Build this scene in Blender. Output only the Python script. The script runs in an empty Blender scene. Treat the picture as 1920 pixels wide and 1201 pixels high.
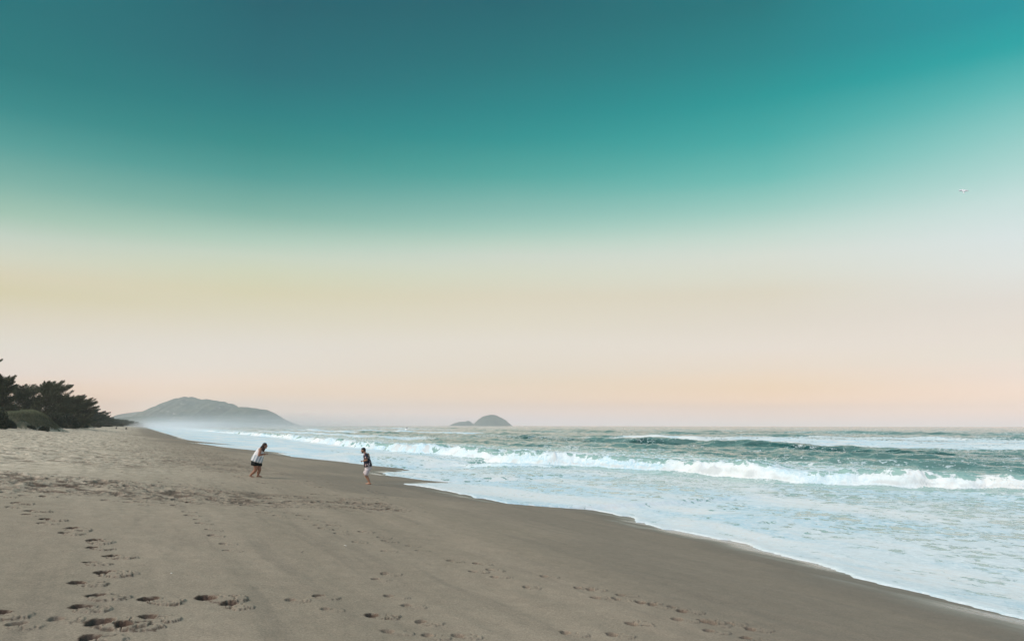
import bpy, math, random
import numpy as np
from mathutils import Vector, Matrix

R = math.radians
SC = bpy.context.scene
COL = SC.collection

# ------------------------------------------------------------------ camera
F = 1387.0                      # focal length in pixels of the 1920 px wide photograph
CAMZ = 3.45
PITCH = math.atan(196.5 / F)
ROLL = R(0.1)
cd = bpy.data.cameras.new('camera')
cd.sensor_width = 36.0
cd.lens = 36.0 * F / 1920.0
cd.clip_start = 0.1
cd.clip_end = 60000
cam = bpy.data.objects.new('camera', cd)
COL.objects.link(cam)
cam.location = (0, 0, CAMZ)
cam.rotation_euler = (Matrix.Rotation(R(90) + PITCH, 3, 'X') @ Matrix.Rotation(ROLL, 3, 'Z')).to_euler()
SC.camera = cam

# ------------------------------------------------------------------ render settings
SC.render.engine = 'CYCLES'
SC.cycles.use_denoising = True
SC.cycles.max_bounces = 6
SC.cycles.volume_bounces = 1
SC.cycles.transparent_max_bounces = 16
SC.view_settings.view_transform = 'Standard'
SC.view_settings.look = 'None'
SC.view_settings.exposure = 0.0
SC.view_settings.gamma = 1.0
SC.view_settings.use_curve_mapping = False

# ------------------------------------------------------------------ world: graded evening sky
SUN_EL, SUN_AZ = 46.0, -112.0   # degrees; azimuth measured from +Y towards +X


def lin(c):
    return tuple(((v / 255.0) / 12.92 if v / 255.0 <= 0.04045 else ((v / 255.0 + 0.055) / 1.055) ** 2.4) for v in c)


def pix_dir(px, py):
    u, v = (px - 960.0) / F, (600.5 - py) / F
    d = Vector((u, math.cos(PITCH) - v * math.sin(PITCH), math.sin(PITCH) + v * math.cos(PITCH)))
    return d.normalized()


SKYCOLS = {
    0: [(0, (42, 116, 122)), (120, (46, 124, 127)), (200, (60, 139, 139)), (270, (88, 158, 153)), (340, (126, 177, 166)), (400, (162, 195, 178)),
        (445, (195, 208, 195)), (480, (207, 211, 194)), (515, (213, 208, 184)), (548, (211, 205, 175)), (600, (217, 211, 194)), (650, (219, 216, 206)), (700, (221, 214, 206)), (745, (220, 202, 185)), (797, (220, 202, 186))],
    480: [(0, (40, 100, 111)), (130, (40, 112, 121)), (210, (46, 128, 131)), (270, (58, 140, 137)), (330, (84, 156, 150)), (400, (130, 179, 166)),
          (450, (176, 203, 187)), (480, (198, 210, 193)), (512, (206, 210, 185)), (548, (211, 207, 178)), (600, (216, 211, 192)), (650, (220, 215, 205)), (690, (221, 214, 203)), (735, (221, 206, 189)), (797, (212, 206, 201))],
    960: [(0, (36, 103, 113)), (120, (34, 119, 125)), (200, (38, 134, 137)), (260, (54, 147, 146)), (330, (86, 166, 159)), (400, (139, 188, 178)),
          (430, (163, 200, 187)), (460, (191, 210, 196)), (480, (204, 213, 201)), (512, (210, 214, 196)), (555, (216, 210, 189)), (605, (220, 214, 197)), (642, (223, 217, 205)), (690, (221, 213, 199)), (720, (222, 209, 190)), (750, (220, 205, 189)), (770, (215, 205, 197)), (785, (208, 206, 205)), (797, (209, 208, 207))],
    1440: [(0, (16, 119, 125)), (100, (22, 134, 138)), (180, (38, 151, 151)), (260, (72, 169, 165)), (330, (110, 187, 179)), (390, (157, 203, 193)),
           (440, (196, 216, 206)), (478, (213, 219, 209)), (515, (216, 217, 203)), (548, (217, 211, 193)), (605, (221, 214, 201)), (650, (226, 218, 207)), (690, (227, 214, 198)), (728, (228, 208, 184)), (755, (224, 205, 188)), (775, (216, 205, 197)), (797, (210, 209, 206))],
    1920: [(0, (0, 148, 156)), (80, (26, 163, 164)), (160, (96, 184, 181)), (240, (140, 201, 196)), (310, (170, 212, 207)), (370, (197, 221, 218)),
           (440, (215, 226, 225)), (500, (221, 225, 221)), (560, (222, 217, 209)), (620, (226, 218, 208)), (660, (227, 220, 209)), (700, (230, 217, 206)), (740, (231, 213, 198)), (765, (224, 210, 199)), (783, (215, 208, 204)), (797, (212, 210, 207))],
}

# the air between camera and sky adds its own light; the sky behind it is set so both together match
HAZE_D, HAZE_TOP, HAZE_R = 0.00022, 140.0, 5200.0
HAZE_L = (0.37, 0.44, 0.44)


def behind_air(c, elev, d):
    path = min((HAZE_TOP - CAMZ) / max(math.sin(elev), 1e-4), HAZE_R / max(abs(d.x), abs(d.y)))
    T = math.exp(-HAZE_D * path)
    return tuple(max(0.0004, (v - h * (1 - T)) / T) for v, h in zip(c, HAZE_L))


world = bpy.data.worlds.new('World')
SC.world = world
world.use_nodes = True
wt = world.node_tree
wt.nodes.clear()


def N(t, kind, **kw):
    n = t.nodes.new(kind)
    for k, v in kw.items():
        if k == 'inp':
            for kk, vv in v.items():
                if isinstance(vv, bpy.types.NodeSocket):
                    t.links.new(vv, n.inputs[kk])
                else:
                    n.inputs[kk].default_value = vv
        else:
            setattr(n, k, v)
    return n


def M(t, op, a, b=None, c=None, clamp=False):
    n = t.nodes.new('ShaderNodeMath')
    n.operation = op
    n.use_clamp = clamp
    for i, v in enumerate((a, b, c)):
        if v is None:
            continue
        if isinstance(v, bpy.types.NodeSocket):
            t.links.new(v, n.inputs[i])
        else:
            n.inputs[i].default_value = v
    return n.outputs[0]


def maprange(t, v, a, b, c=0.0, d=1.0, mode='SMOOTHSTEP'):
    n = N(t, 'ShaderNodeMapRange', interpolation_type=mode)
    t.links.new(v, n.inputs['Value'])
    n.inputs['From Min'].default_value = a
    n.inputs['From Max'].default_value = b
    n.inputs['To Min'].default_value = c
    n.inputs['To Max'].default_value = d
    return n.outputs['Result']


def mixc(t, fac, a, b, mode='MIX'):
    n = t.nodes.new('ShaderNodeMix')
    n.data_type = 'RGBA'
    n.blend_type = mode
    for i, v in ((0, fac), (6, a), (7, b)):
        if isinstance(v, bpy.types.NodeSocket):
            t.links.new(v, n.inputs[i])
        elif i == 0:
            n.inputs[i].default_value = v
        else:
            n.inputs[i].default_value = (*v[:3], 1)
    return n.outputs[2]


def noise(t, vec, scale, detail=3.0, rough=0.55, dist=0.0, typ='FBM'):
    n = N(t, 'ShaderNodeTexNoise')
    n.noise_dimensions = '3D'
    n.inputs['Scale'].default_value = scale
    n.inputs['Detail'].default_value = detail
    n.inputs['Roughness'].default_value = rough
    n.inputs['Distortion'].default_value = dist
    t.links.new(vec, n.inputs['Vector'])
    return n.outputs['Fac']


def ramp(t, fac, stops, interp='LINEAR'):
    n = t.nodes.new('ShaderNodeValToRGB')
    cr = n.color_ramp
    cr.interpolation = interp
    while len(cr.elements) > 1:
        cr.elements.remove(cr.elements[-1])
    cr.elements[0].position = stops[0][0]
    cr.elements[0].color = (*stops[0][1], 1)
    for p, c in stops[1:]:
        e = cr.elements.new(p)
        e.color = (*c, 1)
    t.links.new(fac, n.inputs[0])
    return n.outputs[0]


tc = N(wt, 'ShaderNodeTexCoord')
sx = N(wt, 'ShaderNodeSeparateXYZ')
wt.links.new(tc.outputs['Generated'], sx.inputs[0])
el = M(wt, 'ARCSINE', sx.outputs['Z'])
az = M(wt, 'ARCTAN2', sx.outputs['X'], sx.outputs['Y'])
elf = M(wt, 'DIVIDE', el, math.pi / 2, clamp=True)
cols, azs = [], []
for px in sorted(SKYCOLS):
    st = []
    for py, c in SKYCOLS[px]:
        d = pix_dir(px, py)
        e_ = math.asin(max(d.z, 0))
        st.append((e_ / (math.pi / 2), behind_air(lin(c), e_, d)))
    st.sort()
    top = st[-1][1]
    st.append((0.62, tuple(v * 0.95 for v in top)))
    cols.append(ramp(wt, elf, st, 'EASE' if False else 'LINEAR'))
    d = pix_dir(px, 400)
    azs.append(math.atan2(d.x, d.y))
sky = cols[0]
for i in range(1, 5):
    f = maprange(wt, az, azs[i - 1], azs[i], mode='LINEAR')
    sky = mixc(wt, f, sky, cols[i])
# behind the camera the evening sky stays bright: daylight sky model takes over there
nis = N(wt, 'ShaderNodeTexSky', sky_type='NISHITA', sun_disc=False)
nis.sun_elevation = R(SUN_EL)
nis.sun_rotation = R(SUN_AZ)
nis.air_density = 1.2
nis.dust_density = 2.5
nis.ozone_density = 2.0
absaz = M(wt, 'ABSOLUTE', az)
back = maprange(wt, absaz, R(55), R(110))
bg1 = N(wt, 'ShaderNodeBackground', inp={'Color': sky, 'Strength': 1.0})
bg2 = N(wt, 'ShaderNodeBackground', inp={'Color': nis.outputs[0], 'Strength': 0.15})
mx = N(wt, 'ShaderNodeMixShader')
wt.links.new(back, mx.inputs[0])
wt.links.new(bg1.outputs[0], mx.inputs[1])
wt.links.new(bg2.outputs[0], mx.inputs[2])
wo = N(wt, 'ShaderNodeOutputWorld')
wt.links.new(mx.outputs[0], wo.inputs['Surface'])

# ------------------------------------------------------------------ sun
sl = bpy.data.lights.new('sun', 'SUN')
sl.energy = 1.9
sl.angle = R(38)
sl.color = (1.0, 0.93, 0.84)
sun = bpy.data.objects.new('sun', sl)
COL.objects.link(sun)
sdir = Vector((math.sin(R(SUN_AZ)) * math.cos(R(SUN_EL)), math.cos(R(SUN_AZ)) * math.cos(R(SUN_EL)), math.sin(R(SUN_EL))))
sun.rotation_euler = sdir.to_track_quat('Z', 'Y').to_euler()
sun.location = sdir * 200

# ------------------------------------------------------------------ numpy helpers
rng = np.random.default_rng(7)
random.seed(7)


def _h(ix, iy, seed):
    h = (ix.astype(np.int64) * 374761393 + iy.astype(np.int64) * 668265263 + seed * 1442695041) & 0xffffffff
    h = ((h ^ (h >> 13)) * 1274126177) & 0xffffffff
    h = (h ^ (h >> 16)) & 0xffff
    return h.astype(np.float32) / 65535.0


def vn(x, y, seed=0):
    ix = np.floor(x)
    iy = np.floor(y)
    fx = (x - ix).astype(np.float32)
    fy = (y - iy).astype(np.float32)
    fx = fx * fx * fx * (fx * (fx * 6 - 15) + 10)
    fy = fy * fy * fy * (fy * (fy * 6 - 15) + 10)
    a = _h(ix, iy, seed)
    b = _h(ix + 1, iy, seed)
    c = _h(ix, iy + 1, seed)
    d = _h(ix + 1, iy + 1, seed)
    return (a + (b - a) * fx) * (1 - fy) + (c + (d - c) * fx) * fy      # 0..1


def fbm(x, y, octv=4, seed=0, gain=0.5):
    s = 0
    a = 1.0
    tot = 0
    for o in range(octv):
        s = s + a * (vn(x * 2 ** o + 17.3 * o, y * 2 ** o - 9.1 * o, seed + o) - 0.5)
        tot += a
        a *= gain
    return s / tot * 2          # -1..1


def sm(a, b, x):
    t = np.clip((x - a) / (b - a), 0, 1)
    return t * t * (3 - 2 * t)


TX, TY = -0.449, 0.8935         # along the shore, away from the camera
NX, NY = 0.8935, 0.449          # towards the sea


def tn2xy(t, n):
    return TX * t + NX * n, TY * t + NY * n


def xy2tn(x, y):
    return TX * x + TY * y, NX * x + NY * y


def beach_z(n, t=None):
    n = np.asarray(n, dtype=np.float64)
    z = 0.1 * (16 - n) + 0.07 * np.exp(-((n - 7.5) / 2.6) ** 2)
    z = np.where(n < -17, 3.3 + (3.3 - 3.3) * 0, z)
    z = np.where(n < -17, 3.37 - 0.07 * np.exp((n + 17) / 1.0), z)
    return z


def spot(px, py):
    """point of the beach seen at a pixel of the photograph (camera roll included)"""
    cr, sr = math.cos(ROLL), math.sin(ROLL)
    u, v = (px - 960.0) / F, (600.5 - py) / F
    u, v = u * cr - v * sr, u * sr + v * cr
    d = np.array((u, math.cos(PITCH) - v * math.sin(PITCH), math.sin(PITCH) + v * math.cos(PITCH)))
    lo, hi = 1.0, 3000.0
    s = np.geomspace(2, 3000, 4000)
    P = np.outer(s, d)
    t, n = xy2tn(P[:, 0], P[:, 1])
    g = CAMZ + P[:, 2] - beach_z(n)
    i = int(np.argmax(g < 0))
    if i == 0:
        i = len(s) - 1
    a, b = g[i - 1], g[i]
    q = s[i - 1] + (s[i] - s[i - 1]) * a / (a - b)
    p = d * q
    return float(p[0]), float(p[1]), float(CAMZ + p[2])


def sea_spot(px, py, z=0.0):
    cr, sr = math.cos(ROLL), math.sin(ROLL)
    u, v = (px - 960.0) / F, (600.5 - py) / F
    u, v = u * cr - v * sr, u * sr + v * cr
    d = np.array((u, math.cos(PITCH) - v * math.sin(PITCH), math.sin(PITCH) + v * math.cos(PITCH)))
    q = (z - CAMZ) / d[2]
    return float(d[0] * q), float(d[1] * q), z


def grid_mesh(name, X, Y, Z, keep=None, attrs=None, mat=None, smooth=True):
    """one mesh from 2-D arrays; keep masks faces"""
    r, c = X.shape
    idx = np.arange(r * c).reshape(r, c)
    q = np.stack([idx[:-1, :-1], idx[1:, :-1], idx[1:, 1:], idx[:-1, 1:]], -1).reshape(-1, 4)
    if keep is not None:
        q = q[keep.reshape(-1)]
    used = np.zeros(r * c, bool)
    used[q.reshape(-1)] = True
    remap = np.cumsum(used) - 1
    q = remap[q]
    co = np.stack([X, Y, Z], -1).reshape(-1, 3)[used].astype(np.float32)
    me = bpy.data.meshes.new(name)
    me.vertices.add(len(co))
    me.vertices.foreach_set('co', co.ravel())
    me.loops.add(q.size)
    me.loops.foreach_set('vertex_index', q.ravel().astype(np.int32))
    me.polygons.add(len(q))
    me.polygons.foreach_set('loop_start', np.arange(0, q.size, 4, dtype=np.int32))
    me.update(calc_edges=True)
    if smooth:
        me.polygons.foreach_set('use_smooth', np.ones(len(q), bool))
    for k, a in (attrs or {}).items():
        at = me.attributes.new(k, 'FLOAT', 'POINT')
        at.data.foreach_set('value', a.reshape(-1)[used].astype(np.float32))
    me.update()
    o = bpy.data.objects.new(name, me)
    COL.objects.link(o)
    if mat:
        me.materials.append(mat)
    # normals up
    return o


def raw_mesh(name, verts, faces, mat=None, parent=None, smooth=False):
    me = bpy.data.meshes.new(name)
    me.from_pydata([tuple(v) for v in verts], [], [tuple(f) for f in faces])
    me.update()
    if smooth:
        me.polygons.foreach_set('use_smooth', np.ones(len(me.polygons), bool))
    o = bpy.data.objects.new(name, me)
    COL.objects.link(o)
    if mat:
        me.materials.append(mat)
    if parent:
        o.parent = parent
    return o


def tri_mesh(name, V, Fc, mat, parent=None, attrs=None, smooth=False):
    """fast mesh from numpy arrays of vertices and k-gons"""
    k = Fc.shape[1]
    me = bpy.data.meshes.new(name)
    me.vertices.add(len(V))
    me.vertices.foreach_set('co', V.astype(np.float32).ravel())
    me.loops.add(Fc.size)
    me.loops.foreach_set('vertex_index', Fc.ravel().astype(np.int32))
    me.polygons.add(len(Fc))
    me.polygons.foreach_set('loop_start', np.arange(0, Fc.size, k, dtype=np.int32))
    me.update(calc_edges=True)
    if smooth:
        me.polygons.foreach_set('use_smooth', np.ones(len(Fc), bool))
    for kk, a in (attrs or {}).items():
        at = me.attributes.new(kk, 'FLOAT', 'POINT')
        at.data.foreach_set('value', a.astype(np.float32))
    me.materials.append(mat)
    o = bpy.data.objects.new(name, me)
    COL.objects.link(o)
    if parent:
        o.parent = parent
    return o


def tag(o, label=None, cat=None, group=None, kind=None):
    if label:
        o['label'] = label
    if cat:
        o['category'] = cat
    if group:
        o['group'] = group
    if kind:
        o['kind'] = kind
    return o


def empty(name, loc, rz=0.0):
    o = bpy.data.objects.new(name, None)
    COL.objects.link(o)
    o.location = loc
    o.rotation_euler = (0, 0, rz)
    o.empty_display_size = 0.3
    return o


# ------------------------------------------------------------------ materials
def new_mat(name):
    m = bpy.data.materials.new(name)
    m.use_nodes = True
    t = m.node_tree
    b = t.nodes['Principled BSDF']
    return m, t, b


def attr(t, name):
    n = N(t, 'ShaderNodeAttribute', attribute_name=name)
    return n.outputs['Fac']


def bump(t, h, strength, dist, prev=None):
    n = N(t, 'ShaderNodeBump')
    n.inputs['Strength'].default_value = strength
    n.inputs['Distance'].default_value = dist
    t.links.new(h, n.inputs['Height'])
    if prev is not None:
        t.links.new(prev, n.inputs['Normal'])
    return n.outputs[0]


def obj_coord(t):
    return N(t, 'ShaderNodeTexCoord').outputs['Object']


def mapping(t, vec, scale=(1, 1, 1), rot=(0, 0, 0)):
    n = N(t, 'ShaderNodeMapping')
    n.inputs['Scale'].default_value = scale
    n.inputs['Rotation'].default_value = rot
    t.links.new(vec, n.inputs['Vector'])
    return n.outputs[0]


SHORE_ROT = math.atan2(NY, NX)      # rotate so x runs to sea, y along shore


def sand_material():
    m, t, b = new_mat('sand')
    co = obj_coord(t)
    sh = mapping(t, co, rot=(0, 0, -SHORE_ROT))            # x = seaward n, y = along t
    st = mapping(t, sh, scale=(1.0, 0.16, 1.0))
    big = noise(t, st, 0.55, 4, 0.6)
    mid = noise(t, co, 3.0, 5, 0.65)
    fine = noise(t, co, 170.0, 2, 0.7)
    grain = noise(t, co, 45.0, 3, 0.75)
    wet = attr(t, 'wet')
    dry = attr(t, 'dry')
    dist = attr(t, 'dug_shade')
    base = mixc(t, maprange(t, big, 0.32, 0.68), (0.300, 0.246, 0.182), (0.350, 0.284, 0.212))
    base = mixc(t, dry, base, mixc(t, maprange(t, mid, 0.3, 0.7), (0.49, 0.405, 0.30), (0.68, 0.58, 0.45)))
    base = mixc(t, wet, base, mixc(t, big, (0.192, 0.156, 0.118), (0.230, 0.184, 0.138)))
    base = mixc(t, M(t, 'MULTIPLY', dist, 0.88), base, (0.062, 0.034, 0.024))  # brown dug-up sand, with shade painted into the footprint holes
    line = noise(t, mapping(t, sh, scale=(1.0, 0.07, 1.0)), 2.6, 4, 0.6, 0.4)
    base = mixc(t, M(t, 'MULTIPLY', maprange(t, line, 0.52, 0.66), 0.22), base, (0.17, 0.145, 0.115))
    veg = attr(t, 'veg')
    base = mixc(t, veg, base, mixc(t, maprange(t, mid, 0.35, 0.65), (0.05, 0.06, 0.03), (0.10, 0.10, 0.06)))
    k = maprange(t, mid, 0.25, 0.75, 0.90, 1.10, 'LINEAR')
    g = M(t, 'MULTIPLY', k, maprange(t, grain, 0.25, 0.75, 0.66, 1.34, 'LINEAR'))
    g = M(t, 'MULTIPLY', g, maprange(t, fine, 0.25, 0.75, 0.70, 1.30, 'LINEAR'))
    cc = N(t, 'ShaderNodeVectorMath', operation='SCALE')
    t.links.new(base, cc.inputs[0])
    t.links.new(g, cc.inputs['Scale'])
    t.links.new(cc.outputs[0], b.inputs['Base Color'])
    film = attr(t, 'film')
    rough = M(t, 'SUBTRACT', 0.95, M(t, 'MULTIPLY', wet, 0.22))
    rough = M(t, 'SUBTRACT', rough, M(t, 'MULTIPLY', M(t, 'MULTIPLY', film, maprange(t, big, 0.38, 0.55)), 0.58))
    t.links.new(rough, b.inputs['Roughness'])
    t.links.new(M(t, 'ADD', M(t, 'MULTIPLY', wet, 0.15), M(t, 'ADD', 0.12, M(t, 'MULTIPLY', film, 0.4))), b.inputs['Specular IOR Level'])
    n1 = bump(t, mid, 0.5, 0.03)
    n2 = bump(t, grain, 0.5, 0.006, n1)
    t.links.new(n2, b.inputs['Normal'])
    return m


def water_material():
    m, t, b = new_mat('sea_water')
    co = obj_coord(t)
    sh = mapping(t, co, rot=(0, 0, -SHORE_ROT))
    foam = attr(t, 'foam')
    aer = attr(t, 'aer')            # milky, air-filled water
    # foam break-up at several scales, stretched along the wave fronts, with a lace of cells
    warp = N(t, 'ShaderNodeTexNoise')
    warp.inputs['Scale'].default_value = 0.9
    warp.inputs['Detail'].default_value = 4
    t.links.new(sh, warp.inputs['Vector'])
    wv = N(t, 'ShaderNodeVectorMath', operation='MULTIPLY_ADD')
    t.links.new(warp.outputs['Color'], wv.inputs[0])
    wv.inputs[1].default_value = (1.6, 1.6, 0)
    t.links.new(sh, wv.inputs[2])
    vor = N(t, 'ShaderNodeTexVoronoi', feature='DISTANCE_TO_EDGE')
    vor.inputs['Scale'].default_value = 1.5
    t.links.new(mapping(t, wv.outputs[0], scale=(1.0, 0.55, 1.0)), vor.inputs['Vector'])
    lace = maprange(t, vor.outputs['Distance'], 0.0, 0.30, 1.0, 0.0, 'LINEAR')
    s1 = noise(t, mapping(t, sh, scale=(1.0, 0.75, 1.0)), 0.8, 7, 0.68, 0.8)
    s2 = noise(t, mapping(t, sh, scale=(1.0, 0.8, 1.0)), 4.0, 5, 0.70, 1.2)
    s3 = noise(t, mapping(t, sh, scale=(0.25, 0.08, 0.25)), 0.8, 4, 0.6, 0.5)
    nz = M(t, 'ADD', M(t, 'MULTIPLY', s1, 0.36), M(t, 'ADD', M(t, 'MULTIPLY', s2, 0.40), M(t, 'ADD', M(t, 'MULTIPLY', s3, 0.16), M(t, 'MULTIPLY', lace, 0.12))))
    thr = M(t, 'SUBTRACT', 0.72, M(t, 'MULTIPLY', foam, 0.42))
    fm = maprange(t, M(t, 'SUBTRACT', nz, thr), -0.022, 0.035)
    deep = (0.004, 0.050, 0.046)
    milky = (0.33, 0.50, 0.46)
    body = mixc(t, aer, deep, milky)
    foamc = mixc(t, maprange(t, s3, 0.38, 0.62), (0.50, 0.70, 0.78), (0.80, 0.81, 0.78))
    foamc = mixc(t, maprange(t, s2, 0.40, 0.66), foamc, (0.80, 0.87, 0.88))
    foamc = mixc(t, maprange(t, foam, 1.0, 1.3), foamc, (0.62, 0.655, 0.65))
    t.links.new(mixc(t, fm, body, foamc), b.inputs['Base Color'])
    t.links.new(maprange(t, fm, 0, 1, 0.06, 0.75, 'LINEAR'), b.inputs['Roughness'])
    b.inputs['IOR'].default_value = 1.33
    t.links.new(maprange(t, fm, 0, 1, 0.5, 0.15, 'LINEAR'), b.inputs['Specular IOR Level'])
    # ripples: near chop and longer distant chop
    r1 = noise(t, mapping(t, sh, scale=(1.0, 0.7, 1.0)), 2.2, 5, 0.62, 0.4)
    r2 = noise(t, mapping(t, sh, scale=(1.0, 0.4, 1.0)), 0.35, 5, 0.6, 0.3)
    chop = attr(t, 'chop')
    b1 = bump(t, M(t, 'MULTIPLY', r2, chop), 1.0, 0.22)
    b2 = bump(t, M(t, 'MULTIPLY', r1, M(t, 'ADD', M(t, 'MULTIPLY', chop, 0.75), 0.25)), 0.9, 0.055, b1)
    b3 = bump(t, M(t, 'MULTIPLY', s2, M(t, 'ADD', M(t, 'MULTIPLY', fm, 0.9), 0.1)), 0.6, 0.06, b2)
    t.links.new(b3, b.inputs['Normal'])
    return m


MAT_SAND = sand_material()
MAT_SEA = water_material()


def plain(name, col, rough=0.8, spec=0.3, var=0.15, scale=6.0, bumpd=0.0):
    m, t, b = new_mat(name)
    co = obj_coord(t)
    nz = noise(t, co, scale, 4, 0.6)
    base = mixc(t, nz, tuple(v * (1 - var) for v in col), tuple(min(1, v * (1 + var)) for v in col))
    t.links.new(base, b.inputs['Base Color'])
    b.inputs['Roughness'].default_value = rough
    b.inputs['Specular IOR Level'].default_value = spec
    if bumpd:
        t.links.new(bump(t, nz, 0.6, bumpd), b.inputs['Normal'])
    return m


# ------------------------------------------------------------------ shoreline table (edge of the swash)
EDGE_PX = [(1990, 1185), (1920, 1161), (1860, 1146), (1800, 1131), (1720, 1110), (1660, 1096), (1602, 1083), (1590, 1078), (1560, 1068), (1532, 1056),
           (1480, 1045), (1440, 1034), (1395, 1019), (1360, 1012), (1280, 998), (1205, 982), (1185, 971), (1150, 963), (1100, 955), (1030, 950),
           (960, 944), (905, 935), (875, 928), (845, 922), (805, 914), (757, 907), (800, 906.3), (858, 905.2), (800, 900), (745, 893), (726, 890.5), (718, 887.5), (724, 885.3), (748, 884), (835, 884.3), (770, 881),
           (757, 879), (700, 872.5), (640, 865), (590, 860), (548, 855.8), (585, 853.5), (520, 849), (470, 843), (409, 836.6), (450, 834.5), (400, 832), (330, 827.5), (300, 825), (322, 822.5),
           (290, 818), (318, 816.5), (292, 814), (300, 811), (270, 807.5), (262, 804.5), (258, 802.5), (256, 801.2)]
et, en = [], []
for p in EDGE_PX:
    x, y, z = spot(*p)
    a, b_ = xy2tn(x, y)
    et.append(a)
    en.append(b_)
order = np.argsort(et)
et = np.array(et)[order]
en = np.array(en)[order]
et = np.concatenate([[-60.0], et, [6000.0]])
en = np.concatenate([[en[0] + 0.5], en, [en[-1]]])
en = np.clip(en, 8, 24)


def edge_n(t):
    e = np.interp(t, et, en)
    k = np.clip(t / 60.0, 0.15, 1.5)
    ph = t / 2.7 + 0.9 * vn(t / 6.0, t * 0 + 1.7, 6)
    saw = (ph - np.floor(ph)) - 0.5
    am = vn(t / 5.0, t * 0 + 8.1, 9)
    return e + 0.16 * fbm(t / 0.9, t * 0 + 3.3, 3, 5) * np.minimum(1, 40 / (np.abs(t) + 20)) + 0.55 * am * saw * sm(12, 20, t)


# ------------------------------------------------------------------ the beach
PRINTS_PX = [(38, 943, 1), (25, 950, .6), (66, 958, 1), (54, 966, .6), (95, 974, 1), (86, 982, .6), (143, 992, 1.1), (130, 1000, .7), (183, 1013, 1), (183, 1025, .8),
             (220, 1042, 1), (178, 1056, .7), (210, 1075, 1), (160, 1092, .8), (193, 1118, 1), (165, 1140, .8), (212, 1170, 1.3), (252, 1176, .8), (293, 1160, .7),
             (296, 1126, 1), (408, 1122, 1.2), (442, 1134, .7), (88, 930, .7), (10, 930, .8), (12, 1150, .8), (40, 1170, .5), (185, 1197, .8), (120, 1160, .4),
             (608, 1117, .9), (555, 1123, .5), (712, 1153, 1), (739, 1117, .6), (730, 1075, .5), (712, 1084, .5), (771, 1135, .5), (801, 1167, .6), (740, 1186, .5),
             (620, 1142, .4), (813, 1193, .5), (871, 1192, .5), (684, 997, .9), (728, 1013, .9), (719, 1006, .6), (673, 1015, .6), (727, 1033, .5), (638, 1001, .6),
             (635, 994, .6), (615, 978, .7), (623, 984, .7), (607, 991, .6), (599, 985, .6), (565, 966, .8), (581, 973, .7), (492, 960, .8), (521, 967, .6), (543, 960, .8),
             (851, 1050, .6), (901, 1055, .7), (896, 1071, .7), (926, 1068, .5), (936, 1081, .6), (791, 1031, .4), (773, 1021, .4), (1029, 1080, .6), (1094, 1101, .7),
             (1115, 1104, .6), (1127, 1120, .7), (1173, 1115, .5), (1165, 1123, .5), (1213, 1130, .8), (1233, 1135, .6), (1291, 1147, .8), (1281, 1163, .6),
             (1197, 1169, .7), (1331, 1166, .7), (1347, 1170, .5), (1341, 1184, .6), (1419, 1180, .7), (1411, 1198, .7), (1160, 1190, .6), (1073, 1186, .6),
             (995, 1100, .4), (1268, 1140, .4), (1378, 1170, .4), (460, 891, .9), (488, 894, .4), (694, 909, .4), (360, 942, .8), (330, 946, .5), (352, 960, .5), (358, 967, .5), (376, 975, .5),
             (381, 983, .5), (398, 994, .4), (403, 1004, .4), (425, 1018, .35), (432, 1031, .35), (630, 941, .6), (668, 943, .5), (588, 938, .7), (540, 943, .6), (318, 896, .6), (360, 900, .5),
             (312, 892, .4), (345, 907, .5), (400, 910, .6), (412, 925, .6), (450, 935, .7), (520, 930, .8), (560, 939, .8), (500, 938, .7), (500, 872, .4), (545, 870, .4), (235, 886, .6), (225, 892, .5)]


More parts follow.
